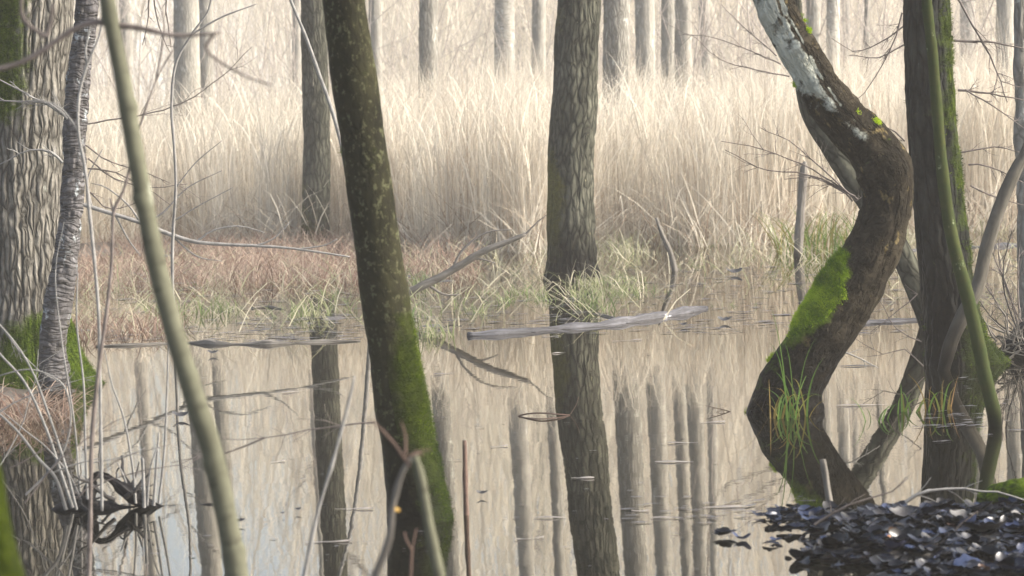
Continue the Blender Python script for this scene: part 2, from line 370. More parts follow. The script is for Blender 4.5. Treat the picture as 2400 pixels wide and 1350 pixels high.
# ------------------------------------------------------------------ haze
m, nt, out = nmat('haze_air')
pv = N_(nt, 'ShaderNodeVolumePrincipled'); pv.inputs['Color'].default_value = (1.0, .96, .89, 1); pv.inputs['Density'].default_value = .0017; pv.inputs['Anisotropy'].default_value = .0
L_(nt, pv.outputs[0], out.inputs['Volume'])
hb = np.array([(x, y, z) for z in (-2.2, 24.0) for y in (-35, 905) for x in (-405, 405)], float)
tag(make_mesh('haze', hb, [[0, 2, 3, 1], [4, 5, 7, 6], [0, 1, 5, 4], [2, 6, 7, 3], [0, 4, 6, 2], [1, 3, 7, 5]], m, smooth=False), 'pale mist hanging in the air over the flooded wood', 'haze', kind='stuff')

# ------------------------------------------------------------------ blades (reeds and grass)
def blades(X, Y, Z, h, wd, az, lean, bend, tone, K=6, kink=None, droop=None):
    """ribbons: az = direction it leans to; lean = tilt (linear), bend = quadratic; returns V,F,tone"""
    n = len(X); t = np.linspace(0, 1, K)[None, :]
    off = (lean[:, None]*t+bend[:, None]*t**2.2)*h[:, None]
    up = t-0.35*np.clip(lean[:, None]+bend[:, None], 0, 2)**2*t**3
    if droop is not None: up = up-droop[:, None]*np.clip(t-.55, 0, 1)**1.5
    z = Z[:, None]+h[:, None]*up
    cx, cy = X[:, None]+off*np.cos(az)[:, None], Y[:, None]+off*np.sin(az)[:, None]
    fa = RS.rand(n)*2*np.pi; fx, fy = np.cos(fa)[:, None], np.sin(fa)[:, None]*.6
    ww = wd[:, None]*(1-t**1.8)*.5+.0006
    A = np.stack([cx-fx*ww, cy-fy*ww, z], -1); B = np.stack([cx+fx*ww, cy+fy*ww, z], -1)
    V = np.stack([A, B], 2).reshape(-1, 3)
    i = (np.arange(n)*K*2)[:, None]; k = np.arange(K-1)[None, :]*2
    Fc = np.stack([i+k, i+k+1, i+k+3, i+k+2], -1).reshape(-1, 4)
    return V, Fc, np.repeat(np.clip(tone, 0, 1), K*2)
class Blades:
    def __init__(s): s.V = []; s.F = []; s.T = []; s.n = 0
    def add(s, *a, **k):
        V, Fc, T = blades(*a, **k); s.V.append(V); s.F.append(Fc+s.n); s.T.append(T); s.n += len(V)
    def build(s, name, mat, parent=None, org=(0, 0, 0)):
        return make_mesh(name, np.vstack(s.V), np.vstack(s.F), mat, parent, org, {'tone': np.concatenate(s.T)}, True)
def U(a, b, n): return a+(b-a)*RS.rand(n)
def reed_front(X):        # depth at which the reed bed begins
    return 27.9+np.interp(X, [-6, -3, -1.6, .3, 1.5, 3.5, 8], [2.9, 2.9, 2.4, .1, .0, .7, 1.0])+.8*(fbm(np.stack([X*.8, X*0, X*0], -1), 3, 5)-.5)*2
R = Blades()
def reed_pos(n, d0, d1, pw=1.0):
    d = d0+(d1-d0)*RS.rand(n)**pw
    X = U(-1, 1, n)*(6.0+(d)*.09)
    Y = reed_front(X)+d
    keep = fbm(np.stack([X*1.1, Y*.8, X*0], -1), 3, 21) > .36
    return X[keep], Y[keep]
def hgt(X, Y): return .97+.5*(fbm(np.stack([X*.75, Y*.5, X*0], -1), 3, 33)-.5)*2
X, Y = reed_pos(42000, 0, 15, 1.5); n = len(X)          # stalks
cl = fbm(np.stack([X*2.2, Y*1.2, X*0], -1), 3, 40)
R.add(X, Y, X*0-.05, U(1.0, 1.85, n)*hgt(X, Y), U(.005, .012, n), U(0, 6.28, n), U(0, .08, n), U(0, .12, n), .05+cl*.5+U(0, .55, n), K=6)
X, Y = reed_pos(24000, 0, 13, 1.4); n = len(X)          # long leaves bending over
cl = fbm(np.stack([X*2.2, Y*1.2, X*0], -1), 3, 40)
az = np.where(RS.rand(n) < .6, U(-.9, .9, n), U(2.2, 4.0, n))
R.add(X, Y, U(.3, 1.1, n), U(.4, 1.0, n)*hgt(X, Y), U(.006, .015, n), az, U(.02, .3, n), U(.03, .5, n), .25+cl*.4+U(0, .55, n), K=7, droop=U(0, 1.2, n))
X, Y = reed_pos(9000, -.25, 4, 1.3); n = len(X)        # broken, crossing stems low in the bed
R.add(X, Y, X*0, U(.3, 1.0, n), U(.006, .016, n), U(0, 6.28, n), U(.2, 1.1, n), U(0, .6, n), U(0, .9, n), K=5)
n = 900; X = U(-8, 8, n); Y = reed_front(X)+U(.1, 8, n)
R.add(X, Y, X*0, U(1.7, 2.15, n), U(.008, .016, n), U(0, 6.28, n), U(0, .12, n), U(0, .45, n), U(.3, 1, n), K=7, droop=U(0, .4, n))
n = 9000; Y = U(43, 62, n); X = U(-1, 1, n)*11
R.add(X, Y, X*0, U(1.2, 1.9, n)*hgt(X, Y), U(.014, .028, n), U(0, 6.28, n), U(0, .2, n), U(0, .5, n), .3+U(0, .7, n), K=5)
tag(R.build('reeds', MAT['reed']), 'dense bed of tall straw coloured dry reeds behind the pool', 'reeds', kind='stuff')

def land(X, Y, lo=-.03):
    Z = gheight(X, Y); k = Z > lo; return X[k], Y[k], Z[k]
Rg = Blades()                                          # rust sedge at left
n = 9500; X = U(-5.2, -.3, n); Y = U(24.0, 31.2, n); k = fbm(np.stack([X*1.2, Y*.8, X*0], -1), 3, 2) > .42; X, Y = X[k], Y[k]; n = len(X)
Rg.add(X, Y, X*0-.02, U(.10, .36, n), U(.004, .010, n), U(0, 6.28, n), U(.1, .9, n), U(.1, .8, n), U(0, 1, n), K=5)
n = 500; X = U(-3.3, -2.2, n)-.1; Y = U(19.2, 20.5, n)
Rg.add(X, Y, X*0-.01, U(.1, .25, n), U(.004, .008, n), U(0, 6.28, n), U(.2, .9, n), U(.1, .8, n), U(0, .8, n), K=5)
tag(Rg.build('rust_sedge', MAT['redgrass']), 'low rust coloured dead sedge in front of the reeds at left', 'sedge', kind='stuff')
Gr = Blades()                                          # green and straw marsh grass
def tufts(n, x0, x1, y0, y1, per, h, tone, sp=.10, wd=(.004, .009)):
    cx, cy = U(x0, x1, n), U(y0, y1, n); cx, cy, cz = land(cx, cy, -.05)
    n = len(cx); X = np.repeat(cx, per)+RS.randn(n*per)*sp; Y = np.repeat(cy, per)+RS.randn(n*per)*sp*1.3; n = len(X)
    tt = np.repeat(U(-.25, .25, n//per), per)
    Gr.add(X, Y, X*0-.03, U(h[0], h[1], n)*np.repeat(U(.35, .95, n//per), per), U(wd[0], wd[1], n), U(0, 6.28, n), U(.05, .7, n), U(.1, .9, n), tone+tt+U(-.3, .3, n), K=5)
tufts(80, -3.6, 1.6, 19.7, 25.5, 13, (.04, .15), .55)
tufts(14, .1, 1.0, 20.3, 24.0, 30, (.10, .26), .4)
tufts(22, -2.2, 1.0, 20.3, 23, 22, (.08, .20), .3, .06)
tufts(70, .4, 6, 24.5, 29, 16, (.06, .2), .75)
tufts(90, 1, 6, 26.8, 28.8, 26, (.1, .5), .6)
tufts(60, .5, 5, 19.4, 25, 6, (.02, .08), .8)
n = 2200; X = U(-4, 5.5, n); Y = U(18.7, 28.5, n); X, Y, Z = land(X, Y, -.045); n = len(X)   # flattened dead blades
Gr.add(X, Y, X*0+.004, U(.12, .4, n), U(.004, .010, n), U(0, 6.28, n), U(.9, 1.3, n), U(0, .3, n), U(.5, 1, n), K=4)
tag(Gr.build('marsh_grass', MAT['grass']), 'pale green and straw marsh grass growing on the wet flat', 'grass', kind='stuff')

# ------------------------------------------------------------------ trees
def wetf(z0=.0, z1=.25): return lambda V: 1-sstep(z0, z1, V[:, 2]+.30*(fbm(V*7, 3, 8)-.5)*min(1, (z1-z0)*2))
def ridges(amp, cx, cz, seed=0):
    def f(tc):
        q = tc*np.array([cx, cx, cz]); q = q+(fbm(q*.6, 2, seed+5)[..., None]-.5)*1.2
        n = vnoise(q, seed); n2 = vnoise(q*2.1+7, seed+3)
        r1 = 1-np.abs(2*n-1); r2 = 1-np.abs(2*n2-1)
        return -amp*(np.power(r1, 4)*1.0+np.power(r2, 4)*.5)+amp*.5*(fbm(tc*np.array([cx, cx, cz*2])*2.5, 3, seed+9)-.5)
    return f
def lumps(amp, sc_=3.0, seed=0):
    return lambda tc: amp*(fbm(tc*sc_, 4, seed)-.5)*2
def comb(*fs): return lambda tc: sum(f(tc) for f in fs)
def path(pts, Y):
    """pts: (px,py,half width px[,depth offset]) from the base upwards"""
    P = []; Rr = []
    for q in pts:
        yy = Y+(q[3] if len(q) > 3 else 0); P.append(W(q[0], q[1], yy)); Rr.append(q[2]*yy/F)
    return P, Rr
def tree(name, label, pts, Y, mat, cat='tree', group=None, height=11, seg=32, ds=.06, disp=None, rfun=None, moss=None, wet=None, crown=True, seed=1, limbs=7, low=5.2, below=.35, topr=.35, partlabel=None, extra=None, sway=.25):
    P, Rr = path(pts, Y); rng = np.random.RandomState(seed)
    base = P[0].copy(); base.z = 0
    d0 = (P[0]-P[1]).normalized(); P.insert(0, P[0]+Vector((d0.x*.3, d0.y*.3, -below))); Rr.insert(0, Rr[0]*1.03)
    org = tuple(base)
    if height:
        d = (P[-1]-P[-2]).normalized(); q = P[-1].copy(); r0 = Rr[-1]; z0 = q.z; k = 0
        while q.z < height and k < 14:
            d = (d*.8+Vector((rng.uniform(-.1, .1)*sway, rng.uniform(-.1, .1)*sway, 1))*.2).normalized(); q = q+d*1.0; P.append(q.copy()); k += 1
            Rr.append(r0*(1-(1-topr)*min(1, (q.z-z0)/(height-z0))))
    e = empty(name, org, label, cat, group)
    o = tube('trunk', P, Rr, mat, e, org, seg, ds, disp, rfun, moss, wet)
    if partlabel: o['label'] = partlabel
    T = Twigs()
    if crown and height:
        PP, RR = spline(P, Rr, .3); idx = [k for k in range(len(PP)) if PP[k][2] > low]
        for k in range(limbs):
            a = idx[int(rng.rand()*len(idx))] if idx else len(PP)-1
            an = rng.rand()*6.28
            T.grow(PP[a], (math.cos(an), math.sin(an), .7), rng.uniform(1.6, 3.2)*min(1, height/10), RR[a]*.38, 2, rng, .16, .06, 5, .8)
        T.grow(PP[-1], (0, 0, 1), 2.2, RR[-1], 2, rng, .14, .05, 6, .7)
        T.build('crown', MAT['twig'], e, org)
    return e

def side(ax, ay, az=0):
    v = np.array([ax, ay, az], float); v /= np.linalg.norm(v)
    return lambda V, nv: np.clip(nv @ v, -1, 1)
def px_of(V):
    D = V-np.array(CP); f = D @ np.array(Fw); x = 1200+F*(D @ np.array(Rt))/f; y = 675-F*(D @ np.array(Up))/f; return x, y
# 1. the big furrowed tree on the left, root flare mossy
BY = 16.3; B0 = G(60, 885)
def flare_left(nrm, pos):
    z = pos[..., 2]; a = np.arctan2(nrm[..., 1], nrm[..., 0])
    root = np.clip(np.cos(a-(-.25)), 0, 1)**3*1.0+np.clip(np.cos(a+2.3), 0, 1)**4*.5+np.clip(np.cos((a+1.3)*1), 0, 1)**8*.45
    return 1+np.exp(-np.clip(z+.05, 0, 9)/.20)*(.12+root*1.0)
def moss_left(V, nv):
    z = V[:, 2]; s = np.clip(nv @ np.array([.72, -.55, .42]), 0, 1)
    lowm = (1-sstep(.12, .60, z))*s*1.25+ (1-sstep(.0, .22, z))*.2
    up = sstep(1.35, 1.6, z)*np.clip(nv @ np.array([-.55, -.8, 0]), 0, 1)**2*.62
    return lowm+up+.0
tree('furrowed_tree', 'massive pale trunk with deep furrowed bark and mossy root flare at the left edge', [(52, 885, 112), (55, 800, 106), (52, 700, 102), (50, 500, 104), (55, 250, 104), (66, 0, 106)], BY, MAT['deep'], seg=220, ds=.014, disp=comb(ridges(.017, 25, 2.2, 4), lumps(.01, 4, 2)), rfun=flare_left, moss=moss_left, wet=wetf(-.05, .12), height=9, seed=3, group='near trunks')
# 2. flaky dark tree in front of it
def fl2(nrm, pos): return 1+np.exp(-np.clip(pos[..., 2], 0, 9)/.12)*.25
tree('flaky_barked_tree', 'slender dark trunk with flaky peeling bark crossing the front of the massive furrowed trunk', [(128, 905, 36), (124, 800, 33), (138, 700, 34), (160, 560, 30), (172, 430, 29), (178, 250, 30), (192, 120, 27), (205, 0, 29)], 15.5, MAT['flaky'], seg=72, ds=.012, disp=comb(ridges(.010, 26, 14, 8), lumps(.010, 9, 4)), rfun=fl2, moss=lambda V, nv: .22*np.clip(nv[:, 0]*.5+.3, 0, 1)+0*V[:, 0], wet=wetf(0, .2), height=8, seed=5, topr=.4)
# 3. tree in the reeds on the left
tree('ridged_tree', 'straight grey ridged trunk before the reeds, just left of the leaning mossy trunk', [(739, 575, 37), (741, 480, 34), (742, 300, 33), (737, 120, 32), (736, 0, 32)], GY(739, 575), MAT['fine'], seg=56, ds=.03, disp=ridges(.012, 22, 4, 12), moss=lambda V, nv: .30*(1-sstep(.1, 1.4, V[:, 2]))-.03+.1*nv[:, 0]*-1, wet=wetf(0, .3), seed=7, height=12)
# 4. leaning mossy trunk in front
def moss4(V, nv):
    z = V[:, 2]; s = np.clip(nv[:, 0]*.9-nv[:, 1]*.15, -1, 1)
    return .12+.50*np.clip(s, 0, 1)*(1-sstep(.55, .95, z))+.22*np.exp(-((z-.45)/.25)**2)*(nv[:, 0] > -.3)
def fl4(nrm, pos): return 1+np.exp(-np.clip(pos[..., 2], 0, 9)/.10)*.10
tree('leaning_mossy_tree', 'dark green mossy trunk leaning left, standing in the pool in the foreground', [(984, 1217, 73), (972, 1130, 69), (950, 1000, 63), (932, 900, 60), (917, 800, 57), (895, 650, 56), (872, 480, 55), (853, 340, 54), (832, 200, 53), (806, 0, 50)], GY(984, 1217), MAT['mossy'], seg=96, ds=.012, disp=comb(lumps(.007, 5, 3), lumps(.0035, 28, 6)), rfun=fl4, moss=moss4, wet=wetf(.0, .42), height=8, seed=9)
# 5. centre tree
def fl5(nrm, pos): return 1+np.exp(-np.clip(pos[..., 2], 0, 9)/.12)*.12
tree('ridged_tree', 'thick upright ridged trunk in the middle, rising out of the water before the reeds', [(1341, 655, 64), (1340, 590, 58), (1338, 500, 57), (1340, 350, 57), (1348, 200, 55), (1352, 100, 54), (1357, 0, 53)], GY(1341, 655), MAT['fine'], seg=110, ds=.018, disp=comb(ridges(.016, 20, 3.6, 22), lumps(.008, 3, 7)), rfun=fl5, moss=lambda V, nv: .06+.36*np.exp(-((V[:, 2]-.6)/.35)**2)*np.clip(-nv[:, 0]+.3, 0, 1)+.2*np.clip(-nv[:, 0], 0, 1), wet=wetf(.1, .65), seed=11, height=12)
# 6. trees behind the reeds
def back(name, label, x0, x1, Y, mat, seed, lean=None, cat='tree', dx=0, height=12):
    c = (x0+x1)/2; hw = (x1-x0)/2
    return tree(name, label, [(c+dx, 330, hw*1.08), (c+dx*.5, 160, hw), (c, 0, hw*.97)], Y, mat, cat=cat, seg=36, ds=.06, disp=ridges(.012, 20, 4, seed), moss=lambda V, nv: .12-.1*nv[:, 0]+0*V[:, 0], height=height, seed=seed, below=1.6, limbs=6, low=5.5, group='trunks standing behind the reed bed')
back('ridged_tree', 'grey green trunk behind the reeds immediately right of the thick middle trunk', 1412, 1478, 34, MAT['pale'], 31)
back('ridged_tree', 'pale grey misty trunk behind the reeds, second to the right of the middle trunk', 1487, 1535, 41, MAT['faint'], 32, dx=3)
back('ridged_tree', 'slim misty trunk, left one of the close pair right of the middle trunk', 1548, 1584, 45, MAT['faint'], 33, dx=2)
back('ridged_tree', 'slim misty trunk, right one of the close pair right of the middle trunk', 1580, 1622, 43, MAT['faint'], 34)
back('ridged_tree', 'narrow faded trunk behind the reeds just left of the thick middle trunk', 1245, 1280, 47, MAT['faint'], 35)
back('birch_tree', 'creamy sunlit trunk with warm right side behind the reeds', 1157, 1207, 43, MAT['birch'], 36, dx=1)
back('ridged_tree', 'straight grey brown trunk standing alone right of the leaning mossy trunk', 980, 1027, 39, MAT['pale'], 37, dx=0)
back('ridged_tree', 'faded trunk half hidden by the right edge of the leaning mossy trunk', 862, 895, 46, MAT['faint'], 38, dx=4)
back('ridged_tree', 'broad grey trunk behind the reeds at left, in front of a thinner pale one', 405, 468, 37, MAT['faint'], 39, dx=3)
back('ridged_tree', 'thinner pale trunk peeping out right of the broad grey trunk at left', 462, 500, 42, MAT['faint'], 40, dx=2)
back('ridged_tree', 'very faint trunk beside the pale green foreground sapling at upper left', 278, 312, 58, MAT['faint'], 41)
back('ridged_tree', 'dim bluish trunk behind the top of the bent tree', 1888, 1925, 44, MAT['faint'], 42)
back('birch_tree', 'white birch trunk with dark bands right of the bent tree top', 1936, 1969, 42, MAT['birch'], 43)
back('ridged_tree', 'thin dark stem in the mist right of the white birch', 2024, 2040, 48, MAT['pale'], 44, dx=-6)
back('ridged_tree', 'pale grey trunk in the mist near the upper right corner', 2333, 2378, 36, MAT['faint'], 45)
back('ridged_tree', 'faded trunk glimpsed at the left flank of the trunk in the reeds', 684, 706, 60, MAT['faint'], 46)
# 7. right dark tree with flare
def fl7(nrm, pos):
    a = np.arctan2(nrm[..., 1], nrm[..., 0])
    return 1+np.exp(-np.clip(pos[..., 2], 0, 9)/.14)*(.10+np.clip(np.cos(a), 0, 1)**3*.85+np.clip(np.cos(a+2), 0, 1)**4*.25)
RY = GY(2240, 852)
tree('dark_ridged_tree', 'dark finely ridged upright trunk with spreading mossy base at right, behind the thin green stem', [(2236, 852, 68), (2230, 780, 66), (2218, 650, 63), (2202, 500, 62), (2186, 300, 60), (2175, 120, 58), (2171, 0, 57)], RY, MAT['dark'], seg=120, ds=.014, disp=comb(ridges(.013, 24, 3.8, 52), lumps(.006, 4, 8)), rfun=fl7, moss=lambda V, nv: .10+.30*np.clip(nv[:, 0], 0, 1)+.42*(1-sstep(.05, .35, V[:, 2]))*np.clip(nv[:, 0]+.2, 0, 1), wet=wetf(.1, 1.1), seed=13, height=9)
# 8. green sapling at right
tree('green_sapling', 'thin smooth green stem bowing in front of the dark trunk at right', [(2333, 1000, 17), (2328, 960, 17), (2308, 880, 17), (2290, 790, 16), (2266, 690, 16), (2232, 560, 15), (2212, 430, 14.5), (2198, 280, 13.5), (2186, 130, 13), (2170, -20, 12)], GY(2333, 1000), MAT['green'], cat='sapling', seg=24, ds=.03, disp=lumps(.0025, 14, 3), moss=lambda V, nv: .15+.0*V[:, 0], wet=wetf(0, .12), height=5, seed=15, limbs=5, low=3, topr=.3)
# 9. the bent tree
BT = [(1842, 965, 84), (1852, 915, 80), (1873, 868, 76), (1925, 785, 75), (1985, 690, 75), (2035, 610, 70), (2068, 530, 64), (2080, 460, 62), (2072, 400, 70), (2040, 346, 62), (1978, 280, 54), (1925, 210, 50), (1882, 130, 48), (1838, 50, 46), (1800, -30, 44)]
def path_moss(V, nv):
    x, y = px_of(V)
    a = np.exp(-(((x-1895)/75)**2+((y-668)/95)**2))*np.clip(-nv[:, 0]*1.1+nv[:, 2]*.5-nv[:, 1]*.15, 0, 1)*2.2
    a = np.where((y > 575) & (y < 760), a, a*.5)
    b = .12*np.exp(-(((x-1960)/25)**2+((y-268)/22)**2))
    c = .06*np.clip(nv[:, 2], 0, 1)*(y < 230)
    low = .25*np.clip(nv[:, 2]-nv[:, 0]*.4, 0, 1)*(y > 740)
    return a+b+c+low+.04
bent_mat = MAT['bent']
nt = bent_mat.node_tree
# pale lichen sheet on the upper limb: attribute 'sheet'
at = N_(nt, 'ShaderNodeAttribute', attribute_name='sheet').outputs['Fac']
prin = [n for n in nt.nodes if n.type == 'BSDF_PRINCIPLED'][0]; src = prin.inputs['Base Color'].links[0].from_socket
tc_ = N_(nt, 'ShaderNodeAttribute', attribute_name='tc').outputs['Vector']
k1 = noise(nt, tc_, 11, 7, .68).outputs['Fac']; k2 = noise(nt, vmul(nt, tc_, (1, 1, .3)), 30, 4, .6).outputs['Fac']
fac = math_(nt, 'MULTIPLY', math_(nt, 'SUBTRACT', math_(nt, 'ADD', at, k1), 1.0), 9, True)
shc = mix(nt, ramp(nt, k2, [(.3, 0), (.7, 1)]), (.26, .27, .22), (.42, .44, .39))
L_(nt, mix(nt, math_(nt, 'MULTIPLY', fac, .92), src, shc), prin.inputs['Base Color'])
def fl9(nrm, pos):
    return 1+np.exp(-np.clip(pos[..., 2], 0, 9)/.07)*.06
e = tree('bent_tree', 'thick crooked trunk bent like an elbow, with bright moss below and pale lichen above', BT, GY(1842, 965), bent_mat, seg=128, ds=.011, disp=comb(lumps(.020, 5, 13), lumps(.008, 14, 66), ridges(.009, 17, 2.6, 68), lumps(.003, 60, 69), lumps(.004, 30, 16)), rfun=fl9, moss=path_moss, wet=wetf(.02, .55), height=6, seed=17, limbs=4, low=4.5, topr=.5)
tk = [c for c in e.children if c.name.startswith('trunk')][0]
V = np.empty(len(tk.data.vertices)*3); tk.data.vertices.foreach_get('co', V); V = V.reshape(-1, 3)+np.array(e.location)
nn = np.empty(len(V)*3); tk.data.vertices.foreach_get('normal', nn); nn = nn.reshape(-1, 3)
x, y = px_of(V)
tt = (x-1785)/(2060-1785)
sh = np.clip((320-y)/160+.25, 0, 1)*np.clip(.62-.75*(nn[:, 0]*.75+nn[:, 2]*.55), 0, .66)+.42*np.exp(-((x-2030-(y-330)*.8)/34)**2-((y-330)/55)**2)
a_ = tk.data.attributes.new('sheet', 'FLOAT', 'POINT'); a_.data.foreach_set('value', sh.astype(np.float32))
# 10. pale leaning trunk behind the bent tree, dead snag etc.
tree('leaning_grey_tree', 'grey leaning trunk seen behind the bend of the crooked tree', [(2180, 770, 26), (2150, 680, 27), (2110, 590, 28), (2055, 500, 28), (2000, 420, 30), (1950, 340, 30), (1905, 270, 26), (1880, 180, 20), (1870, 60, 14)], 18.2, MAT['fine'], seg=32, ds=.03, disp=ridges(.006, 22, 5, 72), height=4, crown=True, limbs=3, low=3, seed=19, moss=None, topr=.4, wet=wetf(0, .15))
tree('dead_snag', 'grey weathered snag standing in shallow water at the reed edge, left of the bent tree', [(1870, 605, 10), (1874, 530, 11), (1880, 450, 11), (1884, 400, 9), (1886, 378, 4)], GY(1870, 605), MAT['dead'], cat='dead stem', seg=16, ds=.04, disp=lumps(.01, 9, 2), height=0, wet=wetf(0, .1))
tree('dead_snag', 'short pale stick leaning left out of the shallows right of the middle trunk', [(1582, 635, 7), (1570, 590, 6), (1552, 550, 6), (1538, 510, 4)], GY(1582, 635), MAT['dead'], cat='dead stem', seg=12, ds=.04, disp=lumps(.006, 9, 2), height=0)
tree('leaning_bare_sapling', 'smooth grey brown stem leaning right, its dark foot crossing the base of the dark trunk', [(2212, 868, 15), (2230, 800, 17), (2262, 730, 17), (2292, 670, 16), (2310, 590, 16), (2345, 480, 16), (2385, 390, 15), (2420, 320, 14)], GY(2212, 868), MAT['stemgrey'], cat='sapling', seg=24, ds=.03, disp=lumps(.005, 9, 4), height=4, limbs=3, low=3, seed=21, wet=wetf(.0, .45), topr=.4)
tree('grey_edge_tree', 'pale grey trunk at the right edge of the picture, cut by the frame', [(2425, 800, 34), (2415, 600, 28), (2404, 450, 24), (2400, 300, 22), (2394, 150, 18), (2392, 0, 14)], 17.5, MAT['pale'], seg=32, ds=.03, disp=comb(ridges(.006, 22, 5, 82), lumps(.02, 5, 5)), height=7, limbs=5, low=3, seed=23)
# faint deep trunks
FT = [(85, 66, 34), (190, 80, 26), (345, 62, 30), (560, 74, 26), (640, 88, 24), (930, 66, 26), (1070, 78, 28), (1110, 95, 20), (1225, 84, 22), (1660, 64, 26), (1715, 82, 26), (1760, 92, 22), (1985, 70, 18), (2060, 90, 22), (2265, 62, 34), (2300, 88, 20)]
proto = None
FTL = ['between the furrowed trunk and the picture edge', 'beside the furrowed trunk', 'left of the broad grey trunk', 'right of the broad grey trunk', 'left of the trunk in the reeds', 'right of the leaning mossy trunk', 'left of the creamy sunlit trunk', 'just left of the creamy sunlit trunk', 'right of the creamy sunlit trunk', 'right of the close pair', 'further right of the close pair', 'left of the bent tree top', 'right of the white birch', 'left of the dark right trunk', 'right of the dark right trunk', 'well right of the dark right trunk']
for k, ((px, Y, wpx), tx) in enumerate(zip(FT, FTL)):
    if k in (0, 1, 2, 3, 4, 5, 6, 7, 10, 11, 13): continue
    q = W(px, 100, Y); lab = 'very faint misty trunk far off, '+tx
    if proto is None:
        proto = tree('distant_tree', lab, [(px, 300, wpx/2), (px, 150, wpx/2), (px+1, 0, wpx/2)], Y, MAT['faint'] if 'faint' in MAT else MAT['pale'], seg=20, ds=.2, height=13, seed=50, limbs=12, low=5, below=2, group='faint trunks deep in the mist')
        w0 = wpx*Y; continue
    s_ = wpx*Y/w0
    r_ = proto.copy(); COL.objects.link(r_); r_.location = (q.x, q.y, 0); r_.scale = (s_, s_, 1+.1*math.sin(k)); r_.rotation_euler = (0, 0, k*1.7); r_['label'] = lab
    for ch in proto.children:
        c_ = ch.copy(); COL.objects.link(c_); c_.parent = r_
# the far wood: one mass of fine pale twigs and stems
FWd = Blades()
for (n, y0, y1, h0, h1, w0_, w1_) in ((30000, 72, 130, 5, 16, .02, .06), (9000, 60, 110, 2, 8, .012, .03)):
    Y = U(y0, y1, n); X = U(-1, 1, n)*Y*.3; k = fbm(np.stack([X*.12, Y*.05, X*0], -1), 3, 61) > .36; X, Y = X[k], Y[k]; n = len(X)
    FWd.add(X, Y, U(0, 1, n)**1.3*(13 if h1 > 10 else 6), U(h0, h1, n)*.6, U(w0_, w1_, n), U(0, 6.28, n), U(0, .35, n), U(0, .5, n), U(0, 1, n)*.6+.4*fbm(np.stack([X*.15, Y*.05, X*0], -1), 2, 63), K=5)
MAT['farwood'] = blade_mat('hazed_far_twigs', [(0, (.46, .40, .33)), (.5, (.64, .585, .48)), (1, (.76, .72, .60))], .4)  # cream tint paints haze onto the distant wood
tag(FWd.build('far_wood', MAT['farwood']), 'leafless wood in a pale cream haze tint closing the background', 'wood', kind='stuff')
# background thicket, one mass of thin twigs
rng = np.random.RandomState(4); T = Twigs()
for k in range(520):
    Y = rng.uniform(40, 75); X = rng.uniform(-1, 1)*Y*.24
    T.grow((X, Y, 0), (rng.uniform(-.4, .4), rng.uniform(-.3, .3), 1), rng.uniform(2, 6), rng.uniform(.008, .02), 2, rng, .16, .02, 4, .7, sides=3, n=6)
tag(T.build('thicket', MAT['twighaze']), 'misty tangle of bare twigs and brush filling the wood behind the reeds', 'thicket', kind='stuff')

MAT['moss'] = blade_mat('moss_shoots', [(0, (.012, .022, .003)), (.5, (.05, .08, .006)), (1, (.14, .19, .012))], .3)
MAT['mosslit'] = blade_mat('lit_moss_shoots', [(0, (.07, .14, .006)), (.5, (.24, .36, .010)), (1, (.46, .58, .03))], .3)  # bent tree moss, its green brightened to paint in light on that side
def fuzz(root, th, n, L=(.006, .016), w=.003, mat='moss'):
    tk = [c for c in root.children if c.name.startswith('trunk')][0]; me = tk.data; m_ = len(me.vertices)
    co_ = np.empty(m_*3); me.vertices.foreach_get('co', co_); co_ = co_.reshape(-1, 3); no = np.empty(m_*3); me.vertices.foreach_get('normal', no); no = no.reshape(-1, 3)
    ms = np.empty(m_); me.attributes['moss'].data.foreach_get('value', ms)
    wv = co_+np.array(root.location); ms = ms+.9*(fbm(wv*16, 4, 5)-.5)+.6*(fbm(wv*5, 3, 15)-.5)
    ok = np.nonzero((ms > th) & (no[:, 1] < .35) & (wv[:, 2] > 0) & (wv[:, 2] < 2.6))[0]
    if not len(ok): return
    k = ok[(RS.rand(n)*len(ok)).astype(int)]; b = co_[k]+RS.randn(n, 3)*.006; b = b-no[k]*.003
    d = no[k]+RS.randn(n, 3)*.45+np.array([0, 0, .25]); d /= np.linalg.norm(d, axis=1)[:, None]; ln = U(L[0], L[1], n)[:, None]
    sd_ = np.cross(d, RS.randn(n, 3)); sd_ /= np.linalg.norm(sd_, axis=1)[:, None]+1e-9; sd_ *= w/2
    V = np.stack([b-sd_, b+sd_, b+d*ln+sd_*.3, b+d*ln-sd_*.3], 1).reshape(-1, 3)
    tn = np.repeat(np.clip((.42 if mat == 'moss' else .5)+1.7*(fbm((b+np.array(root.location))*11, 3, 9)-.5)+U(-.25, .25, n), 0, 1), 4)
    make_mesh('moss', V, np.arange(n*4).reshape(-1, 4), MAT[mat], root, (0, 0, 0), {'tone': tn}, False)
for o_ in [q for q in COL.objects if q.type == 'EMPTY']:
    nm_ = o_.name.split('.')[0]
    if nm_ == 'bent_tree': fuzz(o_, .40, 30000, mat='mosslit')
    if nm_ == 'furrowed_tree': fuzz(o_, .42, 26000)
    if nm_ == 'leaning_mossy_tree': fuzz(o_, .47, 13000, (.004, .010), .002)
    if nm_ == 'dark_ridged_tree': fuzz(o_, .40, 9000)
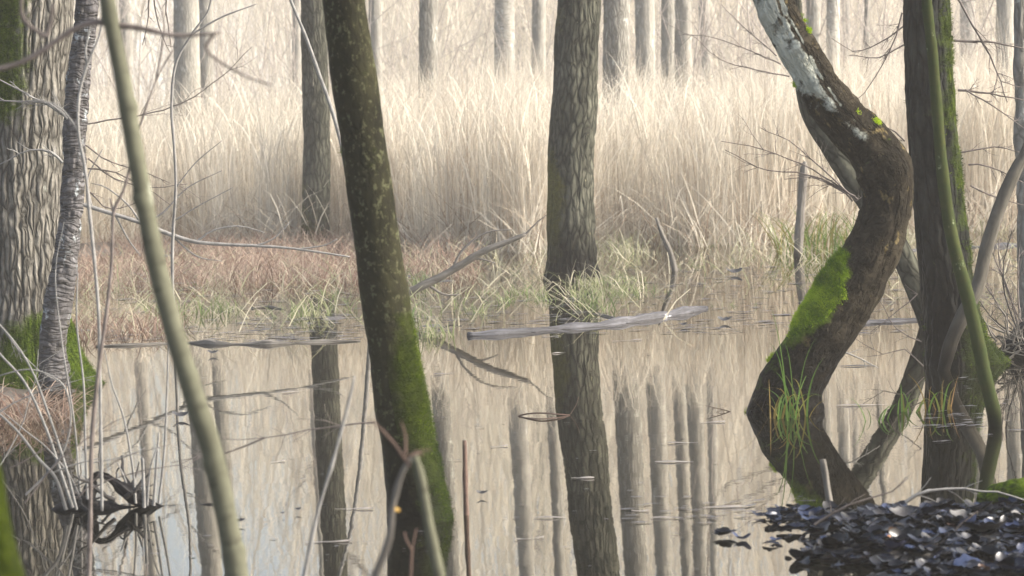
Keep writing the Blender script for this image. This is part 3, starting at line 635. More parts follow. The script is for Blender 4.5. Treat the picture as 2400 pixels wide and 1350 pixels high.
# ------------------------------------------------------------------ foreground stems, branches
def stem(name, label, cat, pts, Y, mat, seg=14, ds=.03, sub=True, amp=.002, twigs=None, group=None, wet=None, moss=None):
    P, Rr = path(pts, Y); org = tuple(P[0])
    if name == 'thin_sapling': Rr = [q*.62 for q in Rr]
    if sub:
        d0 = (P[0]-P[1]).normalized(); P.insert(0, P[0]+d0*.3); Rr.insert(0, Rr[0])
    if twigs:
        e = empty(name, org, label, cat, group)
        tube('stem', P, Rr, mat, e, org, seg, ds, lumps(amp, 18, 5), wet=wet, moss=moss)
        for tw in twigs:
            T = Twigs(); Pt, Rw = path(tw, Y); T.add(Pt, Rw[0], Rw[-1], 6, .05); T.build('branch', mat, e, org)
        return e
    o = tube(name, P, Rr, mat, None, org, seg, ds, lumps(amp, 18, 5), wet=wet, moss=moss)
    return tag(o, label, cat, group)
FY = 6.0
P, Rr = path([(600, 1600, 27), (565, 1400, 27), (548, 1300, 27), (522, 1170, 26), (495, 1050, 26), (462, 950, 25), (430, 850, 24), (398, 740, 23), (370, 630, 23), (345, 510, 22), (325, 400, 21), (305, 290, 21), (288, 190, 20), (268, 90, 19), (250, -10, 19), (235, -120, 17), (215, -400, 15), (190, -900, 11)], FY)
e = empty('pale_green_sapling', tuple(P[0]), 'out of focus pale green stem leaning across the left foreground', 'sapling')
kn = lambda tc: .0018*(fbm(tc*12, 3, 6)-.5)*2+.0038*np.exp(-((np.mod(tc[..., 2], .19)-.09)/.012)**2)*np.clip(np.cos(np.floor(tc[..., 2]/.19)*2.3)*tc[..., 0]/.02+np.sin(np.floor(tc[..., 2]/.19)*2.3)*tc[..., 1]/.02, 0, 1.2)*1.5
tube('trunk', P, Rr, MAT['blur'], e, tuple(P[0]), 28, .012, kn)
def tw(pts, Y, sides=8, ds=.03, own=True):
    global T
    Pt, Rw = path(pts, Y)
    if own: T = Twigs()
    T.add(Pt, Rw[0], Rw[-1], sides, ds)
    if own: T.build('branch', MAT['twig'], e, tuple(e.location))
tw([(278, 60, 8), (330, 66, 7), (400, 82, 6.5), (455, 82, 6), (515, 77, 3)], FY)
tw([(500, 80, 5), (482, 108, 5), (492, 128, 5), (540, 160, 4.5), (590, 185, 4), (635, 198, 2)], FY)
tw([(262, 55, 8), (230, 52, 8), (190, 60, 8), (140, 90, 7), (90, 125, 7), (40, 150, 6), (-40, 170, 6)], FY)
tw([(108, 86, 6), (70, 62, 6), (50, 30, 6), (52, -20, 5)], FY); tw([(108, 86, 5), (120, 50, 6), (124, 10, 4)], FY)
stem('mossy_tree', 'blurred yellow green mossy tree base leaning in the bottom left corner', 'tree', [(30, 1560, 70), (5, 1380, 58), (-22, 1250, 50), (-42, 1100, 45), (-80, 950, 40), (-150, 700, 36)], 4.6, MAT['mossy'], seg=48, ds=.01, amp=.004, moss=lambda V, nv: .5+0*V[:, 0])
# thin saplings left
stem('thin_sapling', 'thin pale wavy stem beside the right edge of the flaky dark trunk', 'sapling', [(236, 1000, 6), (232, 760, 6), (222, 620, 6), (210, 500, 7), (200, 400, 6), (184, 310, 6), (186, 220, 6), (205, 150, 5.5), (236, 70, 4), (250, -60, 3)], 10.2, MAT['twigpale'], twigs=[[(205, 150, 4), (200, 120, 3), (212, 60, 2)], [(184, 310, 3), (150, 260, 2), (100, 235, 1.5), (40, 240, 1)]])
stem('thin_sapling', 'thin pale upright stem before the broad grey trunk, curving right at its top', 'sapling', [(408, 760, 6), (404, 660, 6), (405, 560, 6), (412, 440, 5.5), (408, 340, 5.5), (402, 250, 5.5), (412, 150, 5), (450, 80, 4.5), (490, 20, 3.5), (500, -60, 2)], 17.8, MAT['twigpale'], twigs=[[(450, 80, 3), (520, 40, 2.5), (600, 10, 1.5)], [(412, 440, 2), (460, 380, 1.5), (520, 330, 1)], [(404, 520, 2.2), (470, 480, 1.5), (545, 440, 1)]])
stem('thin_sapling', 'thin brown grey stem passing behind the pale green foreground stem and reaching the root clump', 'sapling', [(212, 1195, 8), (216, 1020, 7.5), (232, 860, 7), (250, 730, 6.5), (262, 610, 6), (266, 500, 6), (288, 450, 5), (302, 400, 5), (330, 290, 4.5), (365, 190, 3.5), (405, 118, 2)], 8.9, MAT['twig'], twigs=[[(266, 500, 4), (258, 465, 2)], [(365, 190, 2.5), (385, 60, 1.5), (360, -20, 1)]])
stem('thin_sapling', 'straight whitish stem slanting down in front of the trunk in the reeds', 'sapling', [(860, 700, 9), (830, 500, 8), (800, 340, 7.5), (775, 250, 7.5), (750, 180, 7), (720, 95, 6.5), (685, 10, 5.5), (640, -100, 4)], 19.5, MAT['twigpale'])
stem('fallen_branch', 'long thin grey twiggy branch stretching low across the left of the reeds', 'branch', [(170, 470, 5), (215, 486, 5), (270, 503, 5), (330, 522, 5), (400, 550, 5), (460, 567, 4.5), (530, 573, 4), (600, 576, 3.5), (690, 583, 3), (820, 602, 2)], 20.5, MAT['twigpale'], sub=False, twigs=[[(215, 486, 3), (205, 420, 2), (240, 350, 1.2)], [(330, 522, 3), (300, 480, 2), (250, 440, 1.5), (215, 430, 1)], [(330, 522, 3), (380, 500, 2), (440, 440, 1.4), (520, 400, 1)], [(460, 567, 3), (500, 540, 2), (560, 530, 1.3), (620, 545, 1)], [(600, 576, 3), (640, 560, 2), (680, 520, 1)], [(700, 584, 2.5), (760, 575, 1.5), (790, 560, 1)], [(270, 503, 3), (300, 560, 2), (330, 600, 1)], [(400, 550, 2.5), (460, 600, 1.5), (520, 612, 1)]])
stem('fallen_branch', 'bare grey brown branch propped up out of the grass, pointing at the middle trunk', 'branch', [(945, 692, 10), (985, 672, 10), (1040, 645, 9), (1090, 615, 8.5), (1130, 590, 8), (1180, 570, 6.5), (1232, 549, 4.5)], 20.8, MAT['dead'], sub=False, amp=.006, twigs=[[(1090, 615, 4), (1120, 606, 3), (1160, 616, 1.5)], [(1060, 632, 4), (1085, 585, 2.5), (1140, 545, 2), (1200, 538, 1.4)], [(1232, 549, 3), (1260, 520, 2), (1280, 505, 1)], [(1000, 665, 4), (1040, 690, 2.5), (1080, 690, 1.5)]])
# logs
def log(label, pts, Y, mat=None, name='fallen_log', cat='log', amp=.02, wet=None, twigs=None):
    P = []; Rr = []
    for q in pts:
        g_ = G(q[0], q[1]+q[2]*.12); P.append(Vector((g_.x, g_.y, q[2]*g_.y/F*-.05))); Rr.append(q[2]*g_.y/F*.9)
    o = tube(name, P, Rr, mat or MAT['log'], None, tuple(P[0]), 36, .03, comb(lumps(amp, 5, 3), ridges(amp*.6, 20, 2, 91)), rfun=None)
    return tag(o, label, cat)
log('pale grey waterlogged log lying across the pool edge below the middle trunk', [(1098, 786, 17), (1160, 782, 19), (1240, 776, 18), (1330, 768, 17), (1420, 760, 17), (1500, 748, 18), (1580, 736, 17), (1650, 722, 14)], 19)
log('short dark stub of wood resting on the pale grey log', [(1395, 735, 8), (1425, 742, 8), (1465, 750, 6)], 19, MAT['dead'])
log('long low dark log along the near edge of the grassy flat at left', [(225, 812, 7), (330, 808, 10), (430, 803, 12), (520, 806, 12), (620, 806, 12), (720, 803, 9), (845, 799, 8)], 18, MAT['dead'])
log('thin stripped pole lying on the dark log, left of the leaning mossy trunk', [(690, 802, 4), (760, 796, 5), (850, 789, 5)], 18, MAT['dead'])
log('pale log half sunk behind the bent tree, reaching the dark right trunk', [(1990, 762, 8), (2040, 756, 11), (2100, 752, 14), (2165, 748, 15)], 18.5)
log('far low log at the reed edge near the right border', [(2120, 590, 6), (2200, 580, 8), (2300, 578, 9), (2420, 572, 9)], 27)
log('short curved piece of bark lying in the grass left of the leaning mossy trunk', [(590, 722, 7), (630, 720, 8), (670, 726, 5)], 21, MAT['dead'])
# left multi-stem shrub rooted in black clump
c0 = G(255, 1190); CY = c0.y
P, Rr = path([(205, 1270, 34), (208, 1215, 32), (210, 1160, 24), (224, 1118, 15), (252, 1118, 14), (285, 1142, 19), (325, 1166, 19), (365, 1184, 14), (420, 1200, 8)], CY)
e = empty('root_clump', (c0.x, c0.y, 0), 'black rotten stump with sprouting grey shoots in the water at lower left', 'stump')
tube('stump', P, Rr, MAT['black'], e, (c0.x, c0.y, 0), 40, .015, comb(lumps(.02, 9, 3), ridges(.012, 24, 10, 5)))
P, Rr = path([(105, 1215, 10), (160, 1204, 30), (230, 1203, 26), (300, 1204, 18), (380, 1194, 12), (500, 1186, 5)], CY)
tube('root', P, Rr, MAT['black'], e, (c0.x, c0.y, 0), 28, .02, comb(lumps(.02, 9, 7)))
rgs = np.random.RandomState(31)
for k in range(12):
    q = W(rgs.uniform(130, 380), rgs.uniform(1165, 1200), CY+rgs.uniform(-.1, .15)); T = Twigs()
    T.grow(tuple(q), (rgs.uniform(-1, 1), rgs.uniform(-.5, .5), rgs.uniform(-.2, .8)), rgs.uniform(.08, .24), rgs.uniform(.006, .014), 1, rgs, .45, 0, 3, .9, sides=6, n=6); T.build('root', MAT['rootblack'], e, (c0.x, c0.y, 0))
T = None
def shoot(pts, mat='twigpale', off=0, nm='shoot'):
    P, Rr = path(pts, CY+off); Rr = [q*.55 for q in Rr]; t = Twigs(); t.add(P, Rr[0], Rr[-1], 8, .03); return t.build(nm, MAT[mat], e, (c0.x, c0.y, 0))
for s_ in [[(338, 1190, 8), (336, 1130, 8), (334, 1075, 7)], [(360, 1185, 7), (366, 1100, 6), (372, 1015, 4)], [(305, 1190, 6), (295, 1130, 5), (275, 1085, 3)],
           [(345, 1185, 5), (352, 1100, 4), (368, 1050, 3)], [(318, 1180, 6), (310, 1090, 5), (290, 980, 4), (262, 900, 3), (245, 820, 2)], [(372, 1180, 6), (385, 1060, 5), (392, 900, 4), (395, 790, 3)],
           [(155, 1195, 8), (130, 1120, 7), (90, 1075, 7), (40, 1010, 6), (-30, 945, 5)], [(170, 1190, 8), (140, 1100, 7), (110, 1010, 7), (60, 900, 6), (0, 830, 5), (-50, 770, 4)],
           [(180, 1195, 6), (150, 1080, 6), (110, 960, 6), (80, 880, 6), (40, 810, 5), (-20, 740, 4)], [(190, 1170, 5), (160, 1110, 5), (110, 1050, 4), (60, 1010, 3), (0, 960, 2)],
           [(60, 1160, 5), (110, 1110, 6), (145, 1065, 6), (163, 1010, 6), (165, 960, 6), (150, 905, 6), (110, 876, 5), (60, 866, 4), (0, 880, 3)], [(215, 1085, 3), (290, 1070, 2.5), (340, 1050, 1.5)],
           [(205, 1170, 6), (200, 1040, 5), (196, 900, 5), (180, 760, 4), (182, 640, 3)], [(190, 1190, 5), (175, 1000, 4), (145, 800, 3), (130, 640, 2.5), (150, 520, 1.5)], [(120, 1110, 4), (170, 1090, 3.5), (230, 1075, 2.5)]]:
    shoot(s_, 'twigpale', random.uniform(-.25, .15))
# front broken forked stick
FY2 = 5.6
P, Rr = path([(1060, 1500, 15), (1030, 1350, 14), (1005, 1230, 13), (988, 1130, 12), (972, 1068, 9)], FY2)
e2 = empty('broken_forked_stick', tuple(P[0]), 'blurred broken forked stick in front of the foot of the leaning mossy trunk', 'stick')
tube('pale_prong', P, Rr, MAT['blur'], e2, tuple(P[0]), 18, .01, lumps(.0012, 30, 3))
org2 = tuple(P[0])
P, Rr = path([(840, 1450, 14), (880, 1350, 13), (912, 1260, 12), (922, 1180, 11), (942, 1110, 9), (966, 1070, 7)], FY2+.02)
tube('dark_prong', P, [q*.75 for q in Rr], MAT['dead'], e2, org2, 18, .01, lumps(.0012, 30, 5))
T = Twigs()
for q in [[(962, 1095, 4), (920, 1035, 3.5), (872, 985, 2)], [(950, 1065, 3.5), (950, 1020, 3), (940, 988, 1.5)], [(955, 1072, 3), (975, 1058, 3.5), (1008, 1054, 1)], [(965, 1068, 5), (985, 1062, 4), (992, 1068, 1)]]:
    T = Twigs(); tw(q, FY2, own=False); T.build('splinter', MAT['twigwarm'], e2, org2)
def leaf_mesh(c, L, wd, az, tilt, curl, lob=0.0, n=7, th=.0):
    """curved leaf blade as a grid 2 x n"""
    V = []; Fq = []
    for i_ in range(n):
        t = i_/(n-1); ww = wd*math.sin(math.pi*min(.98, t*.93+.04))**.7*(1+lob*math.sin(t*15))
        z = curl*(t-.5)**2*L*2
        for j_ in (-1, -.45, .45, 1):
            V.append((t*L-L/2, j_*ww/2, z+abs(j_)*ww*.22))
    for i_ in range(n-1):
        for j_ in range(3): a = i_*4+j_; Fq.append((a, a+1, a+5, a+4))
    V = np.array(V); ca, sa, ct, st_ = math.cos(az), math.sin(az), math.cos(tilt), math.sin(tilt)
    V = V @ np.array([[1, 0, 0], [0, ct, st_], [0, -st_, ct]]) @ np.array([[ca, sa, 0], [-sa, ca, 0], [0, 0, 1]])
    return V+np.array(c), np.array(Fq)
def leaf(label, px, py, Y, L, mat, az=0, tilt=.4, curl=.6, z=None, cat='leaf', wr=.6, name='leaf', lob=.15, group=None):
    c = W(px, py, Y) if Y else G(px, py, z or .01)
    V, Fq = leaf_mesh(tuple(c), L, L*wr, az, tilt*.6, curl*.45, lob)
    return tag(make_mesh(name, V, Fq, MAT[mat], None, tuple(c)), label, cat, group)
leaf('small yellow leaf caught on the dark prong of the broken stick', 930, 1196, FY2-.02, .02, 'yleaf', 1.2, 1.2, .3)
T = Twigs(); [tw(q, 6.2, own=False) for q in ([(958, 1420, 3.5), (963, 1340, 3.5), (966, 1290, 3), (976, 1240, 1.5)], [(966, 1290, 3), (952, 1265, 2.5), (948, 1248, 1.5)])]
q0 = W(958, 1420, 6.2); tag(T.build('reddish_twig', MAT['twigwarm'], None, tuple(q0)), 'small reddish forked twig low before the foot of the leaning mossy trunk', 'twig')
stem('upright_stick', 'thin reddish brown stick standing in the water right of the leaning mossy trunk', 'stick', [(1093, 1207, 7), (1091, 1150, 6.5), (1090, 1090, 6), (1089, 1032, 4.5)], GY(1093, 1207), MAT['twigwarm'], sub=True)
stem('upright_stick', 'pale cut stick standing upright on the leaf bank before the bent tree reflection', 'stick', [(1946, 1188, 9), (1940, 1150, 8.5), (1934, 1110, 8), (1928, 1077, 7.5)], GY(1946, 1188), MAT['dead'])
stem('curved_stick', 'pale slender stick rising from the bottom edge left of the leaning mossy trunk', 'stick', [(690, 1480, 5), (715, 1340, 4.5), (745, 1200, 4.5), (775, 1100, 4), (800, 1010, 3.5), (820, 930, 3), (832, 880, 1.5)], 7.5, MAT['twigpale'], sub=False)
# bent tree twigs, right side twigs (each a branch held by a tree would be a part; these hang free in front)
def twigfan(name, label, Y, lines, mat='twig', seedv=1, r=2.2, depth=1):
    rg = np.random.RandomState(seedv); t = Twigs(); org = None
    for ln in lines:
        P = [np.array(W(q[0], q[1], Y+(q[2] if len(q) > 2 else 0))) for q in ln]
        if org is None: org = tuple(P[0])
        PP, _ = spline(P, np.ones(len(P)), .08)
        PP = PP+(rg.rand(*PP.shape)-.5)*.008
        r0 = r*Y/F; t.add(PP, r0, r0*.35, 4)
        L = np.linalg.norm(PP[-1]-PP[0])
        for k in range(int(4+L*5)):
            i_ = int(rg.uniform(.1, .95)*(len(PP)-1)); d = PP[min(i_+1, len(PP)-1)]-PP[max(i_-1, 0)]; d /= np.linalg.norm(d)+1e-9
            nd = d+np.array([rg.uniform(-1, 1), rg.uniform(-.4, .4), rg.uniform(-1, 1)])*.8
            t.grow(PP[i_], nd, L*rg.uniform(.1, .32), r0*.45, depth, rg, .22, .0, 3, .7, sides=3, n=5)
    return tag(t.build(name, MAT[mat], None, org), label, 'branch')
twigfan('bare_branch', 'fan of thin bare twigs reaching left from the crook of the bent tree', 14.9, [[(2012, 468), (1950, 425), (1880, 385), (1790, 350), (1690, 330)], [(2008, 470), (1930, 400), (1850, 330), (1780, 300)], [(2005, 462), (1900, 410), (1800, 400), (1700, 352)], [(2000, 470), (1960, 440), (1900, 415), (1840, 420)]], seedv=2)
twigfan('bare_branch', 'thin dark twigs crossing the mist between the reeds and the bent tree top', 24, [[(1830, 150), (1760, 120), (1680, 90), (1600, 80)], [(1820, 130), (1740, 60), (1690, 10)], [(1850, 180), (1760, 160), (1690, 140), (1620, 80)]], seedv=3, r=1.8)
twigfan('bare_branch', 'thin twigs arching between the bent tree and the dark right trunk near the top', 17.6, [[(2120, 60), (2060, 100), (2000, 120), (1950, 90)], [(2118, 105), (2060, 135), (1990, 130)], [(2115, 30), (2090, 110), (2040, 200), (2010, 230)], [(2120, 330), (2080, 300), (2060, 350), (2010, 290)]], seedv=4, r=2)
twigfan('bare_branch', 'thin dark branch arching down right of the dark trunk toward the grey edge trunk', 16.9, [[(2235, -20), (2280, 60), (2320, 130), (2345, 190), (2360, 240)], [(2245, 210), (2320, 220), (2400, 235)], [(2235, 95), (2330, 100), (2420, 120)]], seedv=5, r=3)
twigfan('bare_branch', 'low loose twigs right of the dark trunk above the water', 16.5, [[(2245, 360), (2330, 345), (2400, 360)], [(2270, 385), (2320, 390), (2400, 430)], [(2275, 435), (2340, 465), (2400, 480)], [(2260, 210), (2330, 250), (2400, 300)]], seedv=6, r=2.2)
twigfan('bare_branch', 'pale forked twig hanging from the lower trunk of the bent tree', 13.9, [[(1922, 740), (1920, 790), (1935, 815), (1970, 822)], [(1935, 815), (1990, 830), (2060, 862)]], 'twigpale', 7, r=3)
twigfan('bare_branch', 'thin tangled twigs standing in the water between bent tree and dark trunk', 15.5, [[(2150, 690), (2090, 740), (2040, 780)], [(2160, 800), (2100, 770), (2060, 700)], [(2165, 860), (2120, 820), (2070, 830), (2000, 790)]], 'twig', 8, r=1.6)
twigfan('bare_branch', 'grey twigs crossing the bark of the furrowed trunk at the left edge', 15.0, [[(160, 278), (130, 250), (90, 240), (-20, 235)], [(160, 275), (110, 245), (50, 215), (-10, 180)], [(148, 382), (120, 358), (70, 352), (-10, 390)]], 'twigpale', 9, r=3.6)
twigfan('bare_branch', 'fine twigs spreading over the reeds right of the flaky dark trunk', 18.5, [[(200, 340), (260, 380), (330, 400), (400, 430)], [(205, 370), (270, 420), (360, 440), (440, 430)], [(200, 290), (330, 270), (430, 240), (520, 180), (590, 110)], [(205, 395), (270, 405), (340, 440), (400, 480)], [(210, 450), (260, 490), (330, 470)]], 'twig', 10, r=2)
twigfan('bare_branch', 'drooping twigs at the top edge between the pale foreground stem and the broad grey trunk', 16, [[(388, -20), (392, 50), (400, 110)], [(360, -10), (372, 60), (400, 125)], [(350, -10), (345, 60), (335, 105)]], 'twig', 11, r=2)
twigfan('brushwood', 'bare upright brush growing at the right edge behind the leaning grey brown stem', 17.2, [[(2390, 800), (2370, 700), (2330, 600), (2310, 560)], [(2395, 800), (2385, 680), (2390, 580)], [(2400, 800), (2330, 700), (2290, 640)], [(2410, 790), (2350, 650), (2340, 560)]], 'twig', 12, r=2.6, depth=2)
twigfan('bare_branch', 'bent twig trailing in the pool, left of the bent tree foot', 13.9, [[(1765, 985), (1700, 962), (1655, 950)], [(1730, 992), (1690, 985), (1665, 992)]], 'twigwarm', 13, r=1.8)
twigfan('bare_branch', 'dark fine twigs tangled above the black stump at lower left', 10.6, [[(60, 1180), (130, 1090), (230, 1010), (330, 960)], [(180, 1170), (270, 1080), (400, 1040)], [(20, 1100), (120, 1040), (210, 960), (240, 900)], [(210, 1150), (300, 1110), (420, 1090), (470, 1060)]], 'twig', 21, r=1.7, depth=2)
twigfan('bare_branch', 'thin twigs leaning from the left frame edge over the rust sedge heap', 12.5, [[(-20, 1120), (40, 1020), (80, 900), (90, 820)], [(-20, 980), (60, 930), (150, 900), (230, 880)], [(0, 760), (70, 850), (150, 900)]], 'twigpale', 22, r=2.0, depth=2)
twigfan('bare_branch', 'dark twigs crowding the right frame edge beside the root mass', 16.2, [[(2420, 830), (2370, 740), (2350, 640), (2370, 540)], [(2420, 800), (2340, 760), (2290, 700)], [(2430, 850), (2380, 800), (2310, 790)]], 'rootblack', 23, r=2.6, depth=2)
# low branch in pool right of F1 (thin, close to surface)
twigfan('bare_branch', 'thin bare branch held low over the pool left of the leaning mossy trunk', 9.6, [[(880, 992), (800, 998), (720, 1008), (620, 1028), (520, 1030)], [(620, 1028), (540, 1060), (480, 1068), (400, 1085)]], 'twig', 14, r=2.4)
P = [G(1215, 975), G(1235, 970, .012), G(1270, 968, .02), G(1310, 971, .012), G(1335, 973)]
T = Twigs(); T.add(P, .004, .004, 5, .03); P2 = [G(1335, 973), W(1350, 950, P[-1].y), W(1356, 930, P[-1].y)]; T.add(P2, .003, .0015, 5, .03); P3 = [G(1218, 978), G(1270, 982), G(1330, 976)]; T.add(P3, .004, .003, 5, .03)
tag(T.build('floating_twig', MAT['twigwarm'], None, tuple(P[0])), 'looped reddish twig floating below the middle trunk reflection', 'twig')
# dark root mass at right
c = G(2385, 842); T = Twigs(); rg = np.random.RandomState(9)
e = empty('root_mass', tuple(c), 'dark tangled roots and debris heaped at the right edge beside the dark trunk', 'roots')
P, Rr = path([(2330, 835, 10), (2370, 815, 30), (2410, 795, 48), (2470, 780, 60)], c.y+.3)
tube('mound', P, Rr, MAT['black'], e, tuple(c), 40, .02, comb(lumps(.03, 8, 3), ridges(.02, 14, 10, 5)))
for k in range(26):
    q = W(rg.uniform(2330, 2420), rg.uniform(770, 835), c.y); T.grow(tuple(q), (rg.uniform(-1, .6), rg.uniform(-.6, 0), rg.uniform(-.3, .9)), rg.uniform(.1, .3), .006, 1, rg, .35, 0, 2, .8, n=5)
T.build('root', MAT['dead'], e, tuple(c))
# mossy hump front right
P = [G(2300, 1165), G(2345, 1155, .03), G(2400, 1150, .05), G(2470, 1150, .04)]
tag(tube('mossy_hump', P, [.02, .04, .05, .05], MAT['bent'], None, tuple(P[0]), 36, .01, lumps(.012, 12, 3), moss=lambda V, nv: .42+0*V[:, 0]), 'small dark mossy root hump at the rear of the leaf bank by the right edge', 'root')
twigfan('arched_stick', 'long pale stick arching over the leaf bank at lower right', GY(2200, 1200), [[(2120, 1175), (2180, 1148), (2260, 1147), (2340, 1155), (2430, 1180)]], 'twigpale', 15, r=4.5, depth=0)
twigfan('bare_branch', 'dark twig lying diagonally across the leaf bank', GY(2200, 1260), [[(1910, 1230), (1990, 1180), (2090, 1150), (2130, 1120)], [(2130, 1320), (2200, 1290), (2250, 1230), (2290, 1200)]], 'twig', 16, r=3.5, depth=0)

# ------------------------------------------------------------------ tufts of sedge
def tuft(name, label, px, py, n, spread, h, tones, mat='sedge', lean=(.0, .55), bend=(.05, .7), wd=(.006, .011), extra=None, cat='grass tuft'):
    c = G(px, py); b = Blades(); X = c.x+np.clip(RS.randn(n), -1.6, 1.6)*spread; Y = c.y+np.clip(RS.randn(n), -1.6, 1.6)*spread*.8
    b.add(X, Y, X*0-.02, U(h[0], h[1], n), U(wd[0], wd[1], n), U(0, 6.28, n), U(lean[0], lean[1], n), U(bend[0], bend[1], n), U(tones[0], tones[1], n), K=9, droop=U(0, .8, n))
    return tag(b.build(name, MAT[mat], None, tuple(c)), label, cat)
tuft('sedge_tuft', 'tall green and amber sedge growing in the water against the foot of the bent tree', 1845, 978, 26, .06, (.12, .34), (.2, .9))
tuft('sedge_tuft', 'few long upright green blades before the lower trunk of the bent tree', 1862, 985, 4, .02, (.45, .56), (.35, .5), lean=(.0, .1), bend=(.05, .15))
tuft('sedge_tuft', 'orange brown sedge clump in the water before the dark right trunk', 2195, 962, 16, .05, (.10, .24), (.4, 1))
tuft('sedge_tuft', 'few green sedge blades left of the orange clump before the dark right trunk', 2135, 965, 8, .05, (.12, .2), (.3, .7))
tuft('sedge_tuft', 'sparse faint green blades between the bent tree and the dark trunk', 2040, 985, 6, .05, (.10, .2), (.2, .6))
tuft('sedge_tuft', 'heap of fallen rust red sedge at the foot of the massive furrowed trunk', 30, 985, 420, .16, (.10, .34), (.1, 1), mat='redgrass', lean=(.6, 1.3), bend=(0, .5), wd=(.004, .007))
tuft('sedge_tuft', 'straw grass curling around the foot of the thick middle trunk', 1385, 668, 34, .10, (.08, .24), (.3, 1), mat='grass')
tuft('sedge_tuft', 'green grass clump left of the middle trunk base', 1230, 690, 44, .09, (.05, .14), (0, .6), mat='grass')
tuft('sedge_tuft', 'bright green clump right beside the leaning mossy trunk at the bank', 972, 668, 70, .12, (.10, .24), (0, .5), mat='grass')
tuft('sedge_tuft', 'yellow green clump at the pool edge right of the leaning mossy trunk', 1010, 790, 70, .09, (.07, .18), (.1, .9), mat='grass')
tuft('sedge_tuft', 'green grass clump behind the pale green foreground stem', 450, 735, 80, .2, (.07, .22), (0, .6), mat='grass')
tuft('sedge_tuft', 'green grass clump between the pale foreground stem and the leaning mossy trunk', 720, 740, 70, .10, (.07, .22), (.1, .7), mat='grass')
tuft('sedge_tuft', 'yellow orange clump at the reed edge right of the dead snag', 1950, 590, 160, .3, (.2, .6), (.4, .8), mat='sedge', wd=(.008, .014))

# ------------------------------------------------------------------ leaf litter bank
V = []; Fq = []; Tn = []; n0 = 0; rg = np.random.RandomState(77)
cnt = 0
while cnt < 2100:
    X = rg.uniform(.6, 2.6); Y = rg.uniform(9.0, FR.y+.1)
    z = float(gheight(np.array([X]), np.array([Y]))[0])
    if z < -.10 or (z < -.02 and rg.rand() < .75): continue
    L = rg.uniform(.03, .11); v, f_ = leaf_mesh((X, Y, max(z, 0)+rg.uniform(.001, .010)), L, L*rg.uniform(.5, .85), rg.uniform(0, 6.28), rg.normal(0, .12 if rg.rand() < .6 else .3), rg.uniform(-.2, .8), .17, 11)
    V.append(v); Fq.append(f_+n0); n0 += len(v); Tn.append(np.full(len(v), rg.rand())); cnt += 1
tag(make_mesh('leaf_litter', np.vstack(V), np.vstack(Fq), MAT['litter'], None, (0, 0, 0), {'tone': np.concatenate(Tn)}), 'wet dark fallen leaves covering the mud bank at lower right', 'leaf litter', kind='stuff')
leaf('orange brown leaf lying among the dark leaves of the bank', 2095, 1262, 0, .055, 'oleaf', .4, .7, .5, z=.04)
for k, (px, py, L, lab) in enumerate([(2310, 1250, .15, 'largest dark curled leaf standing up at the right of the leaf bank'), (2110, 1205, .09, 'dark curled leaf standing in the middle of the leaf bank'), (1860, 1190, .06, 'dark curled leaf at the left rear tip of the leaf bank'), (2240, 1215, .10, 'dark folded leaf behind the largest curled leaf'), (1850, 1262, .05, 'single dark leaf floating left of the leaf bank'), (2380, 1215, .09, 'dark leaf at the right border behind the largest curled leaf')]):
    leaf(lab, px, py, 0, L, 'bleaf', .3*k, .9 if k % 2 else -.7, 1.1, z=.03)
for px, py, L, lab in [(1130, 1157, .045, 'curled dark leaf floating right of the upright reddish stick'), (425, 976, .09, 'grey brown leaf floating left of the pale foreground stem'), (697, 1195, .03, 'small dark leaf floating between two trunk reflections, right one of two'), (662, 1203, .02, 'tiny dark leaf floating left of the small dark leaf'), (562, 1222, .045, 'dark curled leaf floating right beside the pale foreground stem'), (1600, 762, .06, 'dark leaf cluster caught on the far side of the pale log'), (1700, 752, .10, 'dark clump of leaves in the shallows beyond the pale log'), (1720, 640, .14, 'dark lump of debris in the shallows left of the snag'), (500, 828, .07, 'dark leaf floating just off the long dark log')]:
    leaf(lab, px, py, 0, L, 'bleaf', random.uniform(-.4, .4), .5, 1.2, z=.012)
# floating straws
ST = [(1310, 830, 32), (1040, 877, 48), (790, 995, 150), (1170, 1048, 40), (1365, 1122, 55), (1300, 1085, 36), (1580, 1084, 90), (1600, 1040, 70), (1450, 1135, 40), (770, 1272, 110), (830, 1195, 90), (1235, 897, 70), (1290, 1215, 80), (690, 920, 60), (560, 1075, 60), (1500, 1200, 40), (1670, 990, 60), (1400, 1320, 40), (2010, 860, 90), (2020, 950, 120), (1620, 990, 90), (1240, 1265, 70), (650, 1085, 36), (420, 1010, 60), (1700, 1190, 110), (1560, 1215, 70), (1070, 1205, 60), (1290, 790, 40), (1470, 800, 70), (1660, 820, 80)]
STL = {0: 'at the top of the middle trunk reflection', 1: 'just right of the leaning mossy trunk, high up', 3: 'below the looped reddish twig', 4: 'across the middle trunk reflection, halfway down',
 6: 'long one right of the middle trunk reflection', 7: 'right above the longest one of the centre', 9: 'longest, near the bottom, left of the mossy trunk', 10: 'beside the foot of the mossy trunk, left',
 12: 'left edge of the middle trunk reflection, low', 13: 'in the reflection of the trunk before the reeds', 15: 'right edge of the middle trunk reflection, low', 16: 'left of the bent tree foot',
 18: 'between bent tree and dark trunk, upper', 19: 'between bent tree and dark trunk, longest', 21: 'bottom one left of the middle trunk reflection', 22: 'right of the pale foreground stem',
 24: 'just left of the leaf bank', 25: 'lowest one between middle trunk reflection and leaf bank', 27: 'touching the near side of the pale log', 28: 'below the right half of the pale log'}
zone = lambda x: 'left' if x < 700 else ('centre left' if x < 1150 else ('centre' if x < 1500 else ('centre right' if x < 1900 else 'right')))
rg = np.random.RandomState(5)
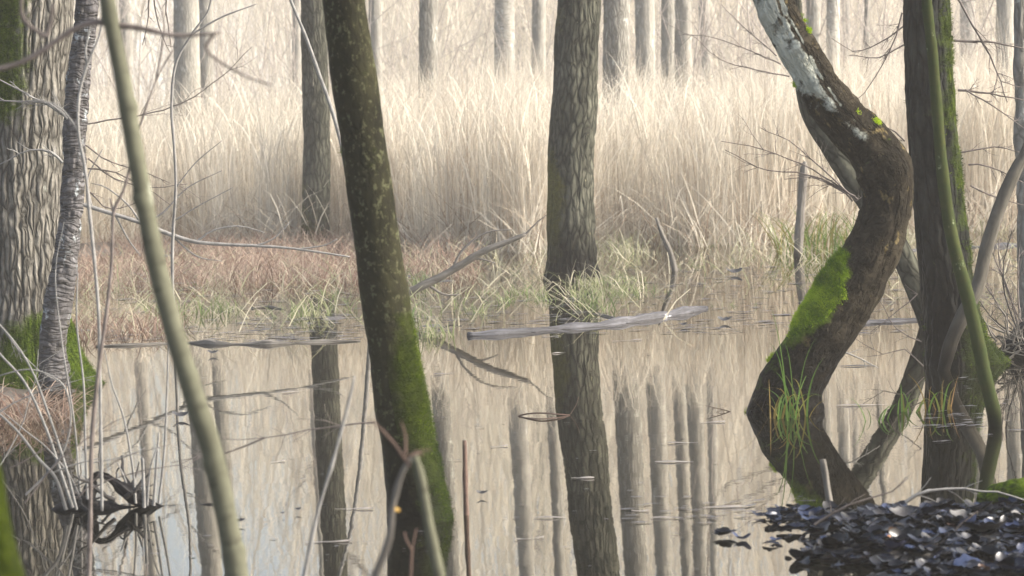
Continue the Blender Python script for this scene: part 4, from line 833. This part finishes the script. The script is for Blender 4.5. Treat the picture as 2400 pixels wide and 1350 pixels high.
for k, (px, py, L) in enumerate(ST):
    if k % 3 == 2: continue
    a, b = G(px-L/2, py+rg.uniform(-1, 2)), G(px+L/2, py-rg.uniform(0, 4)); mid = (a+b)/2
    wv = rg.uniform(.004, .013); V = []; nseg = 9
    for i_ in range(nseg):
        t = i_/(nseg-1); q = a.lerp(b, t); ww = wv*math.sin(math.pi*(t*.96+.02))**.5
        V += [(q.x, q.y-ww, .003), (q.x, q.y, .006+.003*math.sin(t*5+k)), (q.x, q.y+ww, .003)]
    Fq = [(i_*3+j_, i_*3+3+j_, i_*3+4+j_, i_*3+1+j_) for i_ in range(nseg-1) for j_ in (0, 1)]
    tag(make_mesh('floating_reed_leaf', V, Fq, MAT['dead2'], None, tuple(mid)), 'reed leaf floating on the pool, '+STL[k], 'reed leaf', 'reed leaves afloat on the pool')
# scum and straw rafts on the shallows
V = []; Fq = []; n0 = 0; rg = np.random.RandomState(15)
def raft(px0, px1, py0, py1, n, L=(.03, .16)):
    global n0
    for k in range(n):
        q = G(rg.uniform(px0, px1), rg.uniform(py0, py1)); l = rg.uniform(*L); ww = l*rg.uniform(.05, .2)+.002; an = rg.normal(0, .35)
        c_, s_ = math.cos(an), math.sin(an); m_ = 7
        for i_ in range(m_):
            t = i_/(m_-1)-.5; w_ = ww*math.sin(math.pi*(i_/(m_-1)*.9+.05))*rg.uniform(.6, 1)
            for sgn in (-1, 1): V.append((q.x+t*l*c_-sgn*w_*s_, q.y+t*l*s_+sgn*w_*c_, .004+.0015*rg.rand()))
        for i_ in range(m_-1): a = n0+i_*2; Fq.append((a, a+2, a+3, a+1))
        n0 += m_*2
raft(1400, 2140, 625, 785, 420); raft(2280, 2420, 600, 730, 80); raft(560, 860, 745, 800, 90); raft(2150, 2330, 965, 1005, 26, (.02, .12)); raft(2200, 2400, 885, 1040, 22, (.02, .10)); raft(300, 1750, 830, 1340, 120, (.008, .04)); raft(1400, 1800, 1150, 1230, 26, (.02, .08)); raft(1650, 1900, 1165, 1230, 30, (.02, .08)); raft(240, 840, 670, 800, 330); raft(950, 1400, 690, 780, 200)
tag(make_mesh('floating_debris', V, Fq, MAT['log'], None, (0, 0, 0)), 'scattered flat flecks of wet plant debris floating on the shallows', 'debris', kind='stuff')
sc.render.resolution_x = 1024; sc.render.resolution_y = 576
